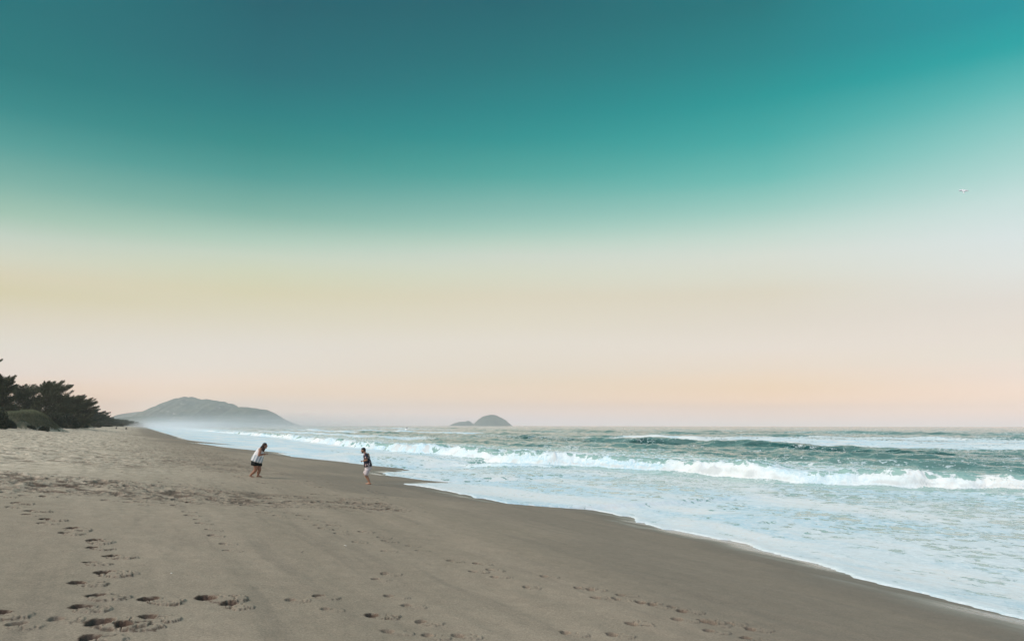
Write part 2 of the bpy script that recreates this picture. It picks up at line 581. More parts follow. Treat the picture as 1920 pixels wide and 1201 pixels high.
def build_sand():
    ang = np.concatenate([np.linspace(-180, -60, 25)[:-1], np.linspace(-60, -40, 60)[:-1], np.linspace(-40, 40, 1500), np.linspace(40, 60, 60)[1:], np.linspace(60, 180, 25)[1:]])
    ang = np.radians(ang)
    r = [0.4]
    while r[-1] < 4.5:
        r.append(r[-1] * 1.06)
    while r[-1] < 60:
        r.append(r[-1] * 1.0036)
    while r[-1] < 260:
        r.append(r[-1] * 1.009)
    while r[-1] < 9000:
        r.append(r[-1] * 1.03)
    r = np.array(r)
    A, RR = np.meshgrid(ang, r)
    X = RR * np.sin(A)
    Y = RR * np.cos(A)
    T, Nn = xy2tn(X, Y)
    Z = beach_z(Nn)
    en_ = edge_n(T)
    # soft undulation, long shallow ripples left by the water
    Z += 0.030 * fbm(X / 2.2, Y / 2.2, 4, 11) * sm(16, 8, Nn)
    Z += 0.016 * fbm(X / 1.5 + Y / 5, Y / 0.7, 3, 12) * sm(14, 6, Nn)
    Z += 0.012 * fbm(Nn / 0.55, T / 3.5, 3, 15) * sm(15, 6, Nn)
    Z += 0.0035 * fbm(X / 0.12, Y / 0.12, 2, 19) * (RR < 40)
    # churned dry sand
    churn_zone = np.maximum(sm(3.5, -1.5, Nn + 1.5 * fbm(T / 7, Nn / 7, 3, 21)) * sm(29, 34, T), 0)
    churn_zone = np.maximum(churn_zone, sm(9, 5.5, Nn + 2.0 * fbm(T / 6, Nn / 6, 3, 22)) * sm(36, 42, T) * sm(120, 60, T) * 0.8)
    up = np.interp(Nn, [-6, -4, -1, 6], [30.5, 29.5, 28.0, 25.3]) + 0.8 * fbm(Nn / 1.5, T / 3, 3, 25)
    path = sm(20.9, 22.2, T + 0.8 * fbm(Nn / 1.5, T / 3, 3, 26)) * sm(up + 0.8, up - 0.8, T) * sm(7.0, 3.0, Nn)
    churn_zone = np.maximum(churn_zone, path * (0.65 + 0.35 * sm(4, -2, Nn)))
    churn_zone = np.maximum(churn_zone, sm(43, 46, T) * sm(62, 54, T) * sm(6.2, 4.6, Nn + fbm(T / 3, Nn, 3, 28)))
    calm = np.exp(-(((T - 33) / 4.0) ** 2 + ((Nn + 1.5) / 4.5) ** 2))
    churn_zone *= 1 - 0.85 * calm
    dryv = sm(6.0, -6.0, Nn + 2.0 * fbm(T / 9, Nn / 5, 4, 27)) * sm(14, 34, T) * 0.95
    # cellular dimples at foot scale
    cs = np.maximum(0.42, RR * 0.006)
    c1 = fbm(X / 0.42, Y / 0.42, 3, 31)
    c2 = fbm(X / 0.9, Y / 0.9, 3, 35)
    dim = -np.abs(c1) * 0.075 + 0.055 * c2
    Z += churn_zone * dim * 1.15
    dug_shade = churn_zone * sm(0.05, 0.40, -c1 - 0.4 * c2) * (0.40 * sm(60, 20, RR) + 0.55)
    Z += churn_zone * 0.010 * fbm(X / 0.15, Y / 0.15, 2, 37)
    # single footprints
    lr = np.log(r)

    S = np.zeros_like(Z)

    def stamp(x, y, L, Wd, depth, rot, seed):
        rr = math.hypot(x, y)
        aa = math.atan2(x, y)
        ext = max(L, Wd) * 1.5
        i0, i1 = np.searchsorted(r, rr - ext), np.searchsorted(r, rr + ext) + 1
        j0, j1 = np.searchsorted(ang, aa - ext / rr), np.searchsorted(ang, aa + ext / rr) + 1
        if i1 - i0 < 2 or j1 - j0 < 2:
            return
        xs, ys = X[i0:i1, j0:j1] - x, Y[i0:i1, j0:j1] - y
        a = (xs * math.cos(rot) + ys * math.sin(rot)) / L
        b = (-xs * math.sin(rot) + ys * math.cos(rot)) / Wd
        w1 = fbm(xs / 0.09 + seed, ys / 0.09, 3, seed % 97)
        w2 = fbm(xs / 0.035 + seed, ys / 0.035, 2, seed % 89)
        dh = np.sqrt(((a + 0.36) / 0.29) ** 2 + ((b + 0.12 * a) / 0.40) ** 2) + 0.34 * w1 + 0.06 * w2
        hole = sm(1.08, 0.62, dh)
        df = np.sqrt(((a - 0.28) / 0.62) ** 2 + (b / 0.62) ** 2) + 0.32 * w1 + 0.02 * w2
        fedge = np.exp(-((df - 1.04) / 0.05) ** 2) * (b < 0.15) * (dh > 1.1)
        flap = sm(1.06, 0.96, df) * (1 - sm(1.5, 0.9, dh))
        crack = sm(0.10, 0.02, np.abs(fbm(xs / 0.13 + seed * 1.7, ys / 0.13, 2, seed % 83))) * flap
        lip = np.exp(-((dh - 1.22) / 0.16) ** 2) * sm(-0.6, 0.0, a)
        S[i0:i1, j0:j1] += -depth * hole * (0.8 + 0.3 * w1) + depth * (0.24 * flap * (0.5 + a.clip(0, 1)) + 0.12 * lip - 0.24 * crack)
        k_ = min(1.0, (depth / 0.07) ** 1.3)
        dug_shade[i0:i1, j0:j1] = np.maximum(dug_shade[i0:i1, j0:j1], np.maximum(sm(1.25, 0.95, dh + 0.22 * a.clip(-1, 1)), np.maximum(crack, fedge) * 0.9) * k_)  # dark colour leans to the hole's left wall as painted shade

    k = 0
    for px, py, s in PRINTS_PX:
        s *= 1.0 if px < 480 else 0.68
        x, y, z = spot(px, py)
        k += 1
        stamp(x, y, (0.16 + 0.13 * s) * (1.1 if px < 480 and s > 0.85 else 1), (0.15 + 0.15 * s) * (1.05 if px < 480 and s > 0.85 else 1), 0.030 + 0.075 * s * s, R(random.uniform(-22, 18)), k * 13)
    # scattered prints: the path to the water and the upper beach
    for i in range(2600):
        if i < 900:
            n = random.uniform(-7, 7.5)
            t = random.uniform(21.3, 29.5 - max(0, n + 4) * 0.42)
            if n > 3 and random.random() < 0.45:
                continue
        elif i < 1100:
            n = random.uniform(-5, 9)
            t = random.uniform(20, 42)
            if math.hypot((t - 33) / 4.0, (n + 1.5) / 4.5) < 1.2:
                continue
        else:
            t = random.uniform(33, 120)
            n = random.uniform(-14, 7 if t > 44 else 1)
        x, y = tn2xy(t, n)
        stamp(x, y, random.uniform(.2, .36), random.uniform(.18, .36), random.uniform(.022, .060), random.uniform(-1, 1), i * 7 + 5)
    S = np.where(S < 0, -0.13 * np.tanh(-S / 0.13), 0.030 * np.tanh(S / 0.030))
    Z += S
    Z += 0.5 * fbm(X / 30, Y / 30, 3, 41) * sm(-16, -26, Nn)
    wet = sm(4.2, 1.2, en_ - Nn + 0.9 * fbm(T / 5, Nn / 1.3, 3, 43))
    wet = np.maximum(wet, 0.60 * sm(8.5, 5.0, en_ - Nn + 1.4 * fbm(T / 6, Nn / 2, 3, 44)))
    film = sm(1.8, 0.3, en_ - Nn + 0.5 * fbm(T / 3, Nn, 2, 47))
    veg = sm(-14, -15.5, Nn + 1.5 * fbm(T / 5, Nn / 5, 3, 49)) * sm(60, 75, T)
    Z = np.where(Nn > 22, np.maximum(Z, -4.0), Z)
    Nc = 0.25 * (Nn[1:, 1:] + Nn[:-1, :-1] + Nn[1:, :-1] + Nn[:-1, 1:])
    Rc = 0.25 * (RR[1:, 1:] + RR[:-1, :-1] + RR[1:, :-1] + RR[:-1, 1:])
    keep = (Nc < 40) & (Rc < 4900)
    o = grid_mesh('sand', X, Y, Z, keep, {'wet': wet, 'dry': dryv * (1 - wet), 'dug_shade': np.clip(dug_shade, 0, 1), 'film': film, 'veg': veg}, MAT_SAND)
    tag(o, 'grey brown beach sand marked with footprints', kind='structure')
    return o


build_sand()

# ------------------------------------------------------------------ the sea
BORE_PX = [(2100, 922), (1990, 921), (1920, 918.5), (1860, 917), (1800, 923), (1740, 922), (1640, 917), (1560, 910), (1530, 900), (1460, 902), (1400, 897), (1350, 892), (1290, 888), (1250, 886),
           (1230, 880), (1200, 884), (1150, 875), (1060, 875), (1000, 870), (930, 862), (860, 855), (800, 850), (740, 846), (680, 840), (640, 836), (600, 831), (560, 826), (530, 821)]
bt, bn = [], []
for p in BORE_PX:
    x, y, z = sea_spot(p[0], p[1], -0.05)
    a, b_ = xy2tn(x, y)
    bt.append(a)
    bn.append(b_)
o_ = np.argsort(bt)
bt = np.concatenate([[-60.0], np.array(bt)[o_], [400, 6000.0]])
bn = np.concatenate([[np.array(bn)[o_][0] + 3], np.array(bn)[o_], [34, 34]])
_g = np.arange(-60, 700, 0.5)
_v = np.interp(_g, bt, bn)
_k = np.exp(-0.5 * (np.arange(-24, 25) * 0.5 / 4.5) ** 2)
_v = np.convolve(np.pad(_v, 24, mode='edge'), _k / _k.sum(), mode='valid')
bt, bn = np.concatenate([_g, [7000.0]]), np.concatenate([_v, [_v[-1]]])


def build_sea():
    t = list(np.arange(-30, 12, 0.14))
    while t[-1] < 9000:
        t.append(t[-1] + max(0.12, 0.0042 * t[-1]))
    t = np.array(t)
    n = list(np.arange(7, 24, 0.13)) + list(np.arange(24, 52, 0.09)) + list(np.arange(52, 115, 0.24)) + list(np.arange(115, 320, 0.9))
    while n[-1] < 9000:
        n.append(n[-1] * 1.016)
    n = np.array(n)
    T, Nn = np.meshgrid(t, n)
    X, Y = tn2xy(T, Nn)
    D = np.hypot(X, Y)
    bz = beach_z(Nn)
    en_ = edge_n(T)
    bnt = np.interp(T, bt, bn) + 0.35 * fbm(T / 1.6, T * 0 + 1, 3, 51) + 0.5 * fbm(T / 5.0, T * 0 + 1, 2, 52)
    q = Nn - bnt
    # general level with chop growing seaward
    amp = sm(18, 60, Nn)
    lev = 0.022 * fbm(Nn / 1.4, T / 1.8, 4, 61) * sm(14, 24, Nn)
    lev += (0.30 * fbm(Nn / 2.8, T / 4.5, 5, 63, 0.55) + 0.26 * (0.35 - np.abs(fbm(Nn / 2.2, T / 4.0, 4, 64)))) * amp
    lev += 0.42 * fbm(Nn / 6.5, T / 14.0, 3, 67) * sm(40, 70, Nn)

    lev += 0.11 * (0.3 - np.abs(fbm(Nn / 1.25, T / 2.0, 3, 66))) * amp * (0.5 + 1.2 * vn(T / 12, Nn / 6, 68))

    def crest(n0, A, front, back, wob, wl, seed, tmin=None, tmax=None, soft=15):
        c = n0 + wob * fbm(T / wl, T * 0 + 2, 3, seed)
        s = Nn - c
        f = np.where(s < 0, np.exp(-(s / front) ** 2), np.exp(-(s / back) ** 2))
        g = A * np.clip(0.55 + 1.1 * fbm(T / (wl * 0.8), Nn / 50, 3, seed + 5), 0.08, 1.3)
        if tmin is not None:
            g = g * sm(tmin - soft, tmin + soft, T) * sm(tmax + soft, tmax - soft, T)
        return s, g * f

    s59, w = crest(60, 0.42, 1.1, 4, 1.5, 14, 71)
    lev += w
    s88, w = crest(89, 0.92, 2.0, 6, 2.5, 26, 73)
    lev += w
    s105, w = crest(72, 0.55, 1.5, 5, 2.0, 19, 74)
    lev += w
    s130, w = crest(118, 0.75, 2.2, 9, 2, 40, 75)
    lev += w
    s215, w = crest(190, 1.0, 3.5, 14, 6, 60, 77)
    lev += w
    s300, w = crest(270, 1.2, 5, 18, 8, 90, 79)
    lev += w
    for i, n0 in enumerate((350, 430, 520, 640, 800, 980)):
        _, w = crest(n0, 0.9, 8, 22, 12, 120, 81 + i * 3)
        lev += w
    # the breaking wave
    Ab = np.interp(T, [-40, 10, 30, 45, 62, 80, 120, 180, 260, 400, 500], [0.84, 0.84, 0.80, 0.84, 1.0, 0.95, 0.95, 0.95, 0.8, 0.6, 0.5])
    Ab = Ab * (0.93 + 0.34 * fbm(T / 5.0, T * 0, 4, 91))
    l0 = fbm(T / 1.7, Nn / 1.0, 2, 92)
    l1 = fbm(T / 0.75 + 0.5 * l0, Nn / 0.40, 4, 93)
    l2 = fbm(T / 0.26, Nn / 0.16, 2, 95)
    spill = sm(-0.05, 0.35, q) * sm(3.6, 1.6, q)
    qs = q + 0.30 * l0 + 0.09 * l1 * sm(-0.3, 0.5, q)
    front = sm(-0.12, 1.0, qs)
    shape = np.where(q < 1.25, front, 1.0 - 0.72 * sm(1.2, 9.5, q) - 0.28 * sm(6, 18, q))
    shape = np.maximum(shape, 0)
    lump = (0.20 * np.abs(l1) + 0.12 * l0 + 0.10 * l2) * spill
    lev = lev * (1 - 0.7 * spill) + Ab * shape + lump * Ab
    lev -= 0.12 * np.exp(-((q + 1.6) / 1.4) ** 2)          # trough in front
    # second small line of white water in front, px 900-1000
    in2 = np.exp(-((T - 62) / 9) ** 2)
    q2 = Nn - (bnt - 3.4 + 0.8 * fbm(T / 4, T * 0, 3, 97))
    lev += 0.30 * in2 * sm(-0.1, 0.5, q2) * sm(3.2, 0.8, q2) * (1 + 0.5 * l1)
    # thin water running up the sand
    s = Nn - en_
    lev = lev * sm(0.3, 6.0, s) + np.minimum(0.0, beach_z(en_) - 0.01) * sm(16, 2, s)
    thick = np.where(s > 0, 0.012 + 0.030 * (1 - np.exp(-np.maximum(s, 0) / 0.10)) + 0.010 * s, -0.10)
    thick = thick + 0.006 * fbm(Nn / 0.5, T / 0.5, 4, 99) * sm(0.3, 2.0, s)
    sw = bz + thick
    Z = np.where(s > 0, np.logaddexp(sw * 25, lev * 25) / 25, sw)
    Z = np.where(s > 0, sw + (Z - sw) * sm(0.2, 2.0, s), sw)
    # foam cover
    big = fbm(T / 9, Nn / 3.0, 4, 101)
    big2 = fbm(T / 30, Nn / 8.0, 3, 103)
    base = 0.625 - 0.12 * sm(2.5, 14, s) + 0.19 * big + 0.14 * big2
    base = np.maximum(base, 0.98 * sm(0.9, 0.1, s))
    # far left the whole surf is white
    base += 0.28 * sm(60, 120, T) * sm(60, 20, Nn)
    foam = np.where(q < 0, base, 0)
    clean = np.exp(-((q + 1.2) / 1.8) ** 2) * sm(90, 50, T)         # clear water drawn up in front of the wave
    foam = foam * (1 - 0.55 * clean)
    gapn = fbm(T / 3.2 + 0.4 * Nn, Nn / 1.1, 4, 105)
    gap = sm(0.18, 0.45, gapn) * sm(60, 85, T) * 0.9                  # green faces between the broken stretches
    top = 1.25 + 1.1 * fbm(T / 2.2, T * 0 + 4, 3, 107)
    wf = sm(-0.12, 0.1, qs) * (0.62 + 0.38 * sm(top + 0.5, top - 0.5, q)) * sm(3.0, 2.0, q)
    lipg = sm(0.30, 0.70, qs + 0.25 * l1) * sm(-0.35, 0.25, fbm(T / 4.5, Nn / 2, 3, 108)) * sm(2.0, 1.3, q)
    foam = np.maximum(foam, wf * (1 - gap) * (1.10 + 0.40 * l1 - 0.78 * lipg))
    behind = sm(1.5, 3.0, q)
    fb = 0.46 + 0.16 * big2 + 0.10 * big - 0.14 * sm(9, 30, q)
    fb = np.where(Nn > 52, np.minimum(fb - 0.05, 0.385), fb)
    foam = np.where(q > 1.4, np.maximum(foam, fb * behind), foam)

    def band(s_, a, b, v, t0, t1, soft=20):
        return v * sm(a - 3, a + 2, s_) * sm(b + 8, b - 4, s_) * sm(t0 - soft, t0 + soft, T) * sm(t1 + soft, t1 - soft, T)

    foam = np.maximum(foam, band(Nn - 106, 0, 80, 0.66 + 0.35 * big2 + 0.2 * big, 50, 175, 14))
    foam = np.maximum(foam, band(s130, -2, 8, 0.95, 260, 460, 30))
    foam = np.maximum(foam, band(s88, -2, 6, 0.85, 320, 520, 40) * 1)
    foam = np.maximum(foam, band(s59, -2, 8, 0.9, 170, 420, 30))
    foam = np.maximum(foam, band(s215, -2, 10, 0.8, 480, 760, 50))
    foam = np.maximum(foam, 1.1 * in2 * sm(-0.1, 0.2, q2) * sm(2.6, 1.0, q2))
    foam = np.maximum(foam, 0.95 * sm(300, 480, T) * sm(70, 40, Nn))
    # aerated water: surf zone milky, clean beyond
    aer = 0.88 - 0.50 * sm(50, 66, Nn) + 0.3 * big2
    aer = aer - 0.40 * np.maximum(np.exp(-(s88 + 1.5) ** 2 / 30) * sm(-0.5, 0.4, big2 + big), np.exp(-(s59 + 1) ** 2 / 4) * 0.6)
    aer = np.where(Nn > 95, 0.30 + 0.25 * big2, aer)
    aer = np.where((q > -0.1) & (q < 3), np.maximum(aer, 0.9), aer)
    # keep what can be seen from around the camera
    Tc, Ncc, Dc = (0.25 * (a[1:, 1:] + a[:-1, :-1] + a[1:, :-1] + a[:-1, 1:]) for a in (T, Nn, D))
    keep = (Ncc < 2.7 * (Tc + 22)) & (Tc * 0.0 + Ncc > edge_n(Tc) - 0.9) & (Dc < 5000)
    o = grid_mesh('sea', X, Y, Z, keep, {'foam': np.clip(foam, 0, 1.5), 'aer': np.clip(aer, 0, 1), 'chop': sm(20, 44, Nn) * (1 - 0.8 * spill)}, MAT_SEA)
    o.data.flip_normals()
    tag(o, 'green sea with white surf rolling onto the beach', kind='structure')
    return T, Nn


build_sea()

# ------------------------------------------------------------------ far land
def hill_material(name, a, b, rock, amt):
    m, t, bs = new_mat(name)
    co = obj_coord(t)
    n1 = noise(t, co, 0.012, 5, 0.6)
    n2 = noise(t, co, 0.05, 5, 0.65)
    base = mixc(t, maprange(t, n1, 0.35, 0.65), a, b)
    base = mixc(t, maprange(t, n2, 0.60 - amt, 0.72 - amt), base, rock)
    t.links.new(base, bs.inputs['Base Color'])
    bs.inputs['Roughness'].default_value = 0.95
    bs.inputs['Specular IOR Level'].default_value = 0.1
    t.links.new(bump(t, n2, 1.0, 6.0), bs.inputs['Normal'])
    return m


def ridge(name, pts, dist, depth, seed, mat, rough=1.0):
    """a real hill: its skyline follows the photo, its body spreads back and front"""
    px = np.array([p[0] for p in pts], float)
    hy = np.array([p[1] for p in pts], float)
    nx, ny = 260, 70
    u = np.linspace(px[0], px[-1], nx)
    H = np.interp(u, px, np.maximum(0, 799 - hy)) / F * dist
    H = H + 0.03 * H * fbm(u / 7.0, u * 0, 4, seed) * 2 * rough
    v = np.linspace(-1, 1, ny)
    U, V = np.meshgrid((u - 960) / F * dist, v)
    HH = np.tile(H, (ny, 1))
    prof = np.clip(1 - np.abs(V) ** 1.7, 0, 1)
    Xg = U
    Yg = dist + V * depth * (0.35 + 0.65 * (HH / max(H.max(), 1)))
    er = fbm(Xg / 160, Yg / 160, 5, seed + 3)
    er2 = fbm(Xg / 60, Yg / 90 + 5, 4, seed + 7)
    Zg = HH * prof * (1 + (0.30 * er + 0.10 * er2) * (1 - prof) ** 0.7 * 1.6) - 1.5
    return tag(grid_mesh(name, Xg, Yg, Zg, None, None, mat), kind='structure')


ROCK = (0.42, 0.38, 0.32)
mh = hill_material('headland_scrub', (0.020, 0.055, 0.035), (0.12, 0.13, 0.08), ROCK, 0.035)
o = ridge('mountain', [(262, 797), (275, 785), (290, 776), (300, 767), (320, 757), (328, 751), (345, 747), (358, 745.5), (370, 746.5), (385, 750), (400, 752), (418, 754),
                       (433, 759), (445, 765.5), (455, 764), (475, 765.5), (498, 769), (510, 773.5), (522, 780), (535, 787), (548, 793), (560, 798.5), (563, 799)], 3300, 420, 5, mh)
tag(o, 'hazy green headland closing the far end of the beach')
o = ridge('hill', [(215, 799), (226, 784), (237, 778), (248, 775), (262, 773.5), (278, 773), (292, 778), (300, 786), (310, 797)], 4300, 300, 15, mh)
tag(o, 'small pale hill behind the left foot of the headland')
o = ridge('foothill', [(228, 799), (240, 787), (252, 782), (268, 781), (285, 780), (300, 784), (330, 791), (345, 797)], 2600, 200, 25,
          hill_material('foothill_scrub', (0.03, 0.10, 0.06), (0.07, 0.10, 0.06), ROCK, -0.03))
tag(o, 'low green foothill in front of the headland')
mi = hill_material('island_scrub', (0.035, 0.055, 0.035), (0.13, 0.13, 0.085), ROCK, 0.02)
o = ridge('island', [(884, 799), (890, 794), (897, 787), (905, 782), (913, 779), (920, 777.5), (928, 778), (938, 782), (948, 787.5), (953, 792), (960, 797.5), (963, 799)], 4600, 190, 35, mi, 0.5)
tag(o, 'domed hazy island on the horizon', kind='structure')
o = ridge('island', [(842, 799), (850, 795), (860, 791.5), (868, 790.5), (873, 791), (878, 788.5), (884, 791.5), (890, 795.5), (898, 799)], 4700, 120, 45, mi, 0.5)
tag(o, 'low rocky islet beside the domed island', kind='structure')

# ------------------------------------------------------------------ trees
def foliage_mat(name, a, b):
    m, t, bs = new_mat(name)
    co = obj_coord(t)
    n1 = noise(t, co, 0.9, 4, 0.6)
    n2 = attr(t, 'tint')
    base = mixc(t, maprange(t, n1, 0.35, 0.65), a, b)
    base = mixc(t, M(t, 'MULTIPLY', n2, 0.8), base, tuple(v * 2.2 for v in b))
    t.links.new(base, bs.inputs['Base Color'])
    bs.inputs['Roughness'].default_value = 0.7
    bs.inputs['Specular IOR Level'].default_value = 0.2
    return m


MAT_LEAF = foliage_mat('casuarina_needles', (0.055, 0.066, 0.038), (0.105, 0.112, 0.064))
MAT_LEAF2 = foliage_mat('far_foliage', (0.022, 0.048, 0.032), (0.040, 0.062, 0.040))
MAT_BUSH = foliage_mat('shrub_leaves', (0.022, 0.032, 0.020), (0.040, 0.050, 0.030))
MAT_GRASS = foliage_mat('dune_grass', (0.055, 0.062, 0.032), (0.100, 0.108, 0.060))
MAT_BARK = plain('bark', (0.09, 0.07, 0.055), 0.9, 0.1, 0.3, 8, 0.02)


def tube(P, rad, seg=6):
    """vertices and quads of a tapered tube along points"""
    P = [Vector(p) for p in P]
    V, Fc = [], []
    for i, p in enumerate(P):
        d = (P[min(i + 1, len(P) - 1)] - P[max(i - 1, 0)]).normalized()
        a = d.cross(Vector((0, 0, 1)))
        if a.length < 1e-3:
            a = d.cross(Vector((1, 0, 0)))
        a.normalize()
        b = d.cross(a)
        for k in range(seg):
            w = 2 * math.pi * k / seg
            V.append(tuple(p + (a * math.cos(w) + b * math.sin(w)) * rad[i]))
    for i in range(len(P) - 1):
        for k in range(seg):
            Fc.append((i * seg + k, i * seg + (k + 1) % seg, (i + 1) * seg + (k + 1) % seg, (i + 1) * seg + k))
    return V, Fc


def casuarina(name, base, h, hw, lean, nb, blades, seed, mat, label, cat, group, dense=1.0):
    """trunk and plume-like limbs carrying sprays of needles; wind-combed towards +X"""
    rg = np.random.default_rng(seed)
    root = empty(name, base)
    tag(root, label, cat, group)
    TV, TF = [], []

    def add(P, rad, seg=6):
        V, Fc = tube(P, rad, seg)
        o = len(TV)
        TV.extend(V)
        TF.extend([tuple(i + o for i in f) for f in Fc])

    add([(0, 0, -0.4), (0.05 * h * lean, 0, 0.3 * h), (0.14 * h * lean, 0, 0.6 * h), (0.22 * h * lean, 0, 0.93 * h)], [0.022 * h, 0.018 * h, 0.011 * h, 0.003 * h], 7)
    BV = []
    T = []
    for i in range(nb):
        z0 = h * (0.04 + 0.80 * rg.random() ** 1.1)
        az_ = rg.uniform(0, 2 * math.pi)
        frac = z0 / h
        env = hw * math.sqrt(max(0.08, 1 - (max(0, frac - 0.30) / 0.80) ** 2)) * rg.uniform(0.62, 1.08)
        x0 = 0.22 * h * lean * frac
        out = Vector((math.cos(az_) * env + 0.28 * hw * lean, math.sin(az_) * env * 0.8, 0))
        rise = h * rg.uniform(0.06, 0.22) * (0.6 + frac)
        tip = Vector((x0, 0, z0)) + out + Vector((0.10 * h * lean * frac, 0, rise))
        tip.z = min(tip.z, h * rg.uniform(0.93, 1.03))
        mid = Vector((x0, 0, z0)) + out * 0.5 + Vector((0, 0, rise * 0.35))
        p0 = Vector((x0, 0, z0))
        add([p0, mid, tip], [0.006 * h, 0.004 * h, 0.0012 * h], 4)
        nbk = int(1.9 * blades * rg.uniform(0.7, 1.3))
        s = rg.random(nbk) ** 0.75
        s = 0.10 + 1.02 * s
        pts = np.outer((1 - s) ** 2, p0) + np.outer(2 * s * (1 - s), mid) + np.outer(s ** 2, tip)
        spread = (0.11 * hw * dense + 0.20) * (1.22 - s).clip(0.12, 2)[:, None]
        pts += rg.normal(size=(nbk, 3)) * spread * (1, 1, 0.75)
        d = np.array((tip - mid).normalized())[None, :] * 1.0 + rg.normal(size=(nbk, 3)) * 0.42 + np.array([0.25 * lean, 0, 0.22])
        d /= np.linalg.norm(d, axis=1)[:, None]
        ln = rg.uniform(0.035, 0.085, nbk)[:, None] * (h ** 0.5) * 1.9
        wd = rg.uniform(0.004, 0.009, nbk)[:, None] * (h ** 0.5) * 2.2
        sd = np.cross(d, rg.normal(size=(nbk, 3)))
        sd /= np.linalg.norm(sd, axis=1)[:, None]
        BV.append(np.stack([pts - sd * wd, pts + sd * wd, pts + d * ln], 1).reshape(-1, 3))
        T.append(np.repeat(np.clip(rg.normal(0.25, 0.25, nbk), 0, 1), 3))
    BV = np.concatenate(BV)
    BV[:, 2] = np.maximum(BV[:, 2], -0.1)
    tri_mesh('crown', BV, np.arange(len(BV)).reshape(-1, 3), mat, root, {'tint': np.concatenate(T)})
    raw_mesh('trunk', TV, TF, MAT_BARK, root, True)
    return root


def at_px(px, Y):
    x = (px - 960) / F * Y
    t, n = xy2tn(x, Y)
    return x, Y, float(beach_z(n))


GT = 'dark trees along the top of the beach'
TREES = [
    # px, top y, half width px, distance, lean, limbs, blades, label
    (-60, 668, 34, 112, .5, 90, 260, 'tall dark tree cut by the left edge, its branch tips reaching highest of all'),
    (2, 704, 27, 122, .3, 80, 240, 'loose dark tree at the left edge with sky showing through its top'),
    (48, 722, 30, 146, .2, 90, 190, 'broad dark tree with a rounded top behind the grassy mound'),
    (86, 716, 33, 140, .9, 110, 170, 'big dark wind combed tree with the thin spike sticking up from its top'),
    (118, 742, 25, 152, 1.0, 90, 220, 'dark tree leaning right below the big spiked tree'),
    (146, 748, 24, 160, 1.1, 90, 220, 'dark tree at the right end of the near clump with tips pointing right'),
]
for i, (px, ty, hw, Y, lean, nb, bl, lab) in enumerate(TREES):
    b = at_px(px, Y)
    h = (CAMZ + (797 - ty) / F * Y - b[2]) * (0.95 if i else 1.0)
    casuarina('casuarina_tree', b, h, hw / F * Y, lean, nb, bl, 300 + i, MAT_LEAF, lab, 'tree', GT)
FAR = [
    (168, 769, 15, 225, .9, 'small dark tree just past the near clump beside the second mound'),
    (186, 773, 15, 250, .7, 'flat topped dark tree in the middle distance left of the hill'),
    (203, 781, 12, 300, .8, 'low dark tree with a spiky right side, middle distance'),
    (216, 787, 10, 370, .5, 'low blue green tree, first of the far row'),
    (227, 786.5, 10, 440, .4, 'low rounded blue green tree in the far row below the pale hill'),
    (238, 788, 9, 520, .4, 'faded green tree in the far row before the mist'),
    (247, 790, 9, 620, .3, 'faint tree at the edge of the mist'),
    (256, 792, 9, 740, .3, 'very faint low tree inside the mist'),
    (265, 793.5, 9, 880, .2, 'farthest tree, nearly lost in the mist'),
]
for i, (px, ty, hw, Y, lean, lab) in enumerate(FAR):
    b = at_px(px, Y)
    h = CAMZ + (797 - ty) / F * Y - b[2]
    casuarina('casuarina_tree', b, h, hw * 1.15 / F * Y, lean, 70, 170, 330 + i, MAT_LEAF2, lab, 'tree', GT, 0.9)


# low bushes at the foot of the trees
def bush(px, Y, hpx, wpx, seed, label, n=5200, depth=0.6):
    b = at_px(px, Y)
    rg = np.random.default_rng(seed)
    root = empty('beach_shrub', b)
    tag(root, label, 'shrub', 'shrubs at the foot of the trees')
    h = hpx / F * Y
    w = wpx / F * Y
    th = rg.uniform(0, 2 * math.pi, n)
    ph = np.arccos(rg.uniform(0, 1, n))
    rr = rg.uniform(0.55, 1.0, n) * (1 + 0.22 * np.sin(3 * th + seed) * np.sin(2.0 * ph + seed))
    P = np.stack([rr * np.sin(ph) * np.cos(th) * w, rr * np.sin(ph) * np.sin(th) * w * depth, rr * np.cos(ph) * h], 1)
    d = P / np.linalg.norm(P, axis=1)[:, None] + rg.normal(size=(n, 3)) * 0.6
    d /= np.linalg.norm(d, axis=1)[:, None]
    sd = np.cross(d, rg.normal(size=(n, 3)))
    sd /= np.linalg.norm(sd, axis=1)[:, None]
    ln = rg.uniform(0.10, 0.28, n)[:, None]
    wd = rg.uniform(0.03, 0.07, n)[:, None]
    V = np.stack([P - sd * wd, P + sd * wd, P + d * ln], 1).reshape(-1, 3)
    tri_mesh('foliage', V, np.arange(len(V)).reshape(-1, 3), MAT_BUSH, root, {'tint': np.repeat(np.clip(rg.normal(.15, .2, n), 0, 1), 3)})
    TV, TF = [], []
    for k in range(7):
        a = k * 0.9
        V2, F2 = tube([(0, 0, -0.2), (0.3 * w * math.cos(a), 0.2 * w * math.sin(a), 0.45 * h), (0.6 * w * math.cos(a), 0.4 * w * math.sin(a), 0.8 * h)], [0.05, 0.035, 0.01], 5)
        o = len(TV)
        TV += V2
        TF += [tuple(i + o for i in f) for f in F2]
    raw_mesh('stem', TV, TF, MAT_BARK, root, True)


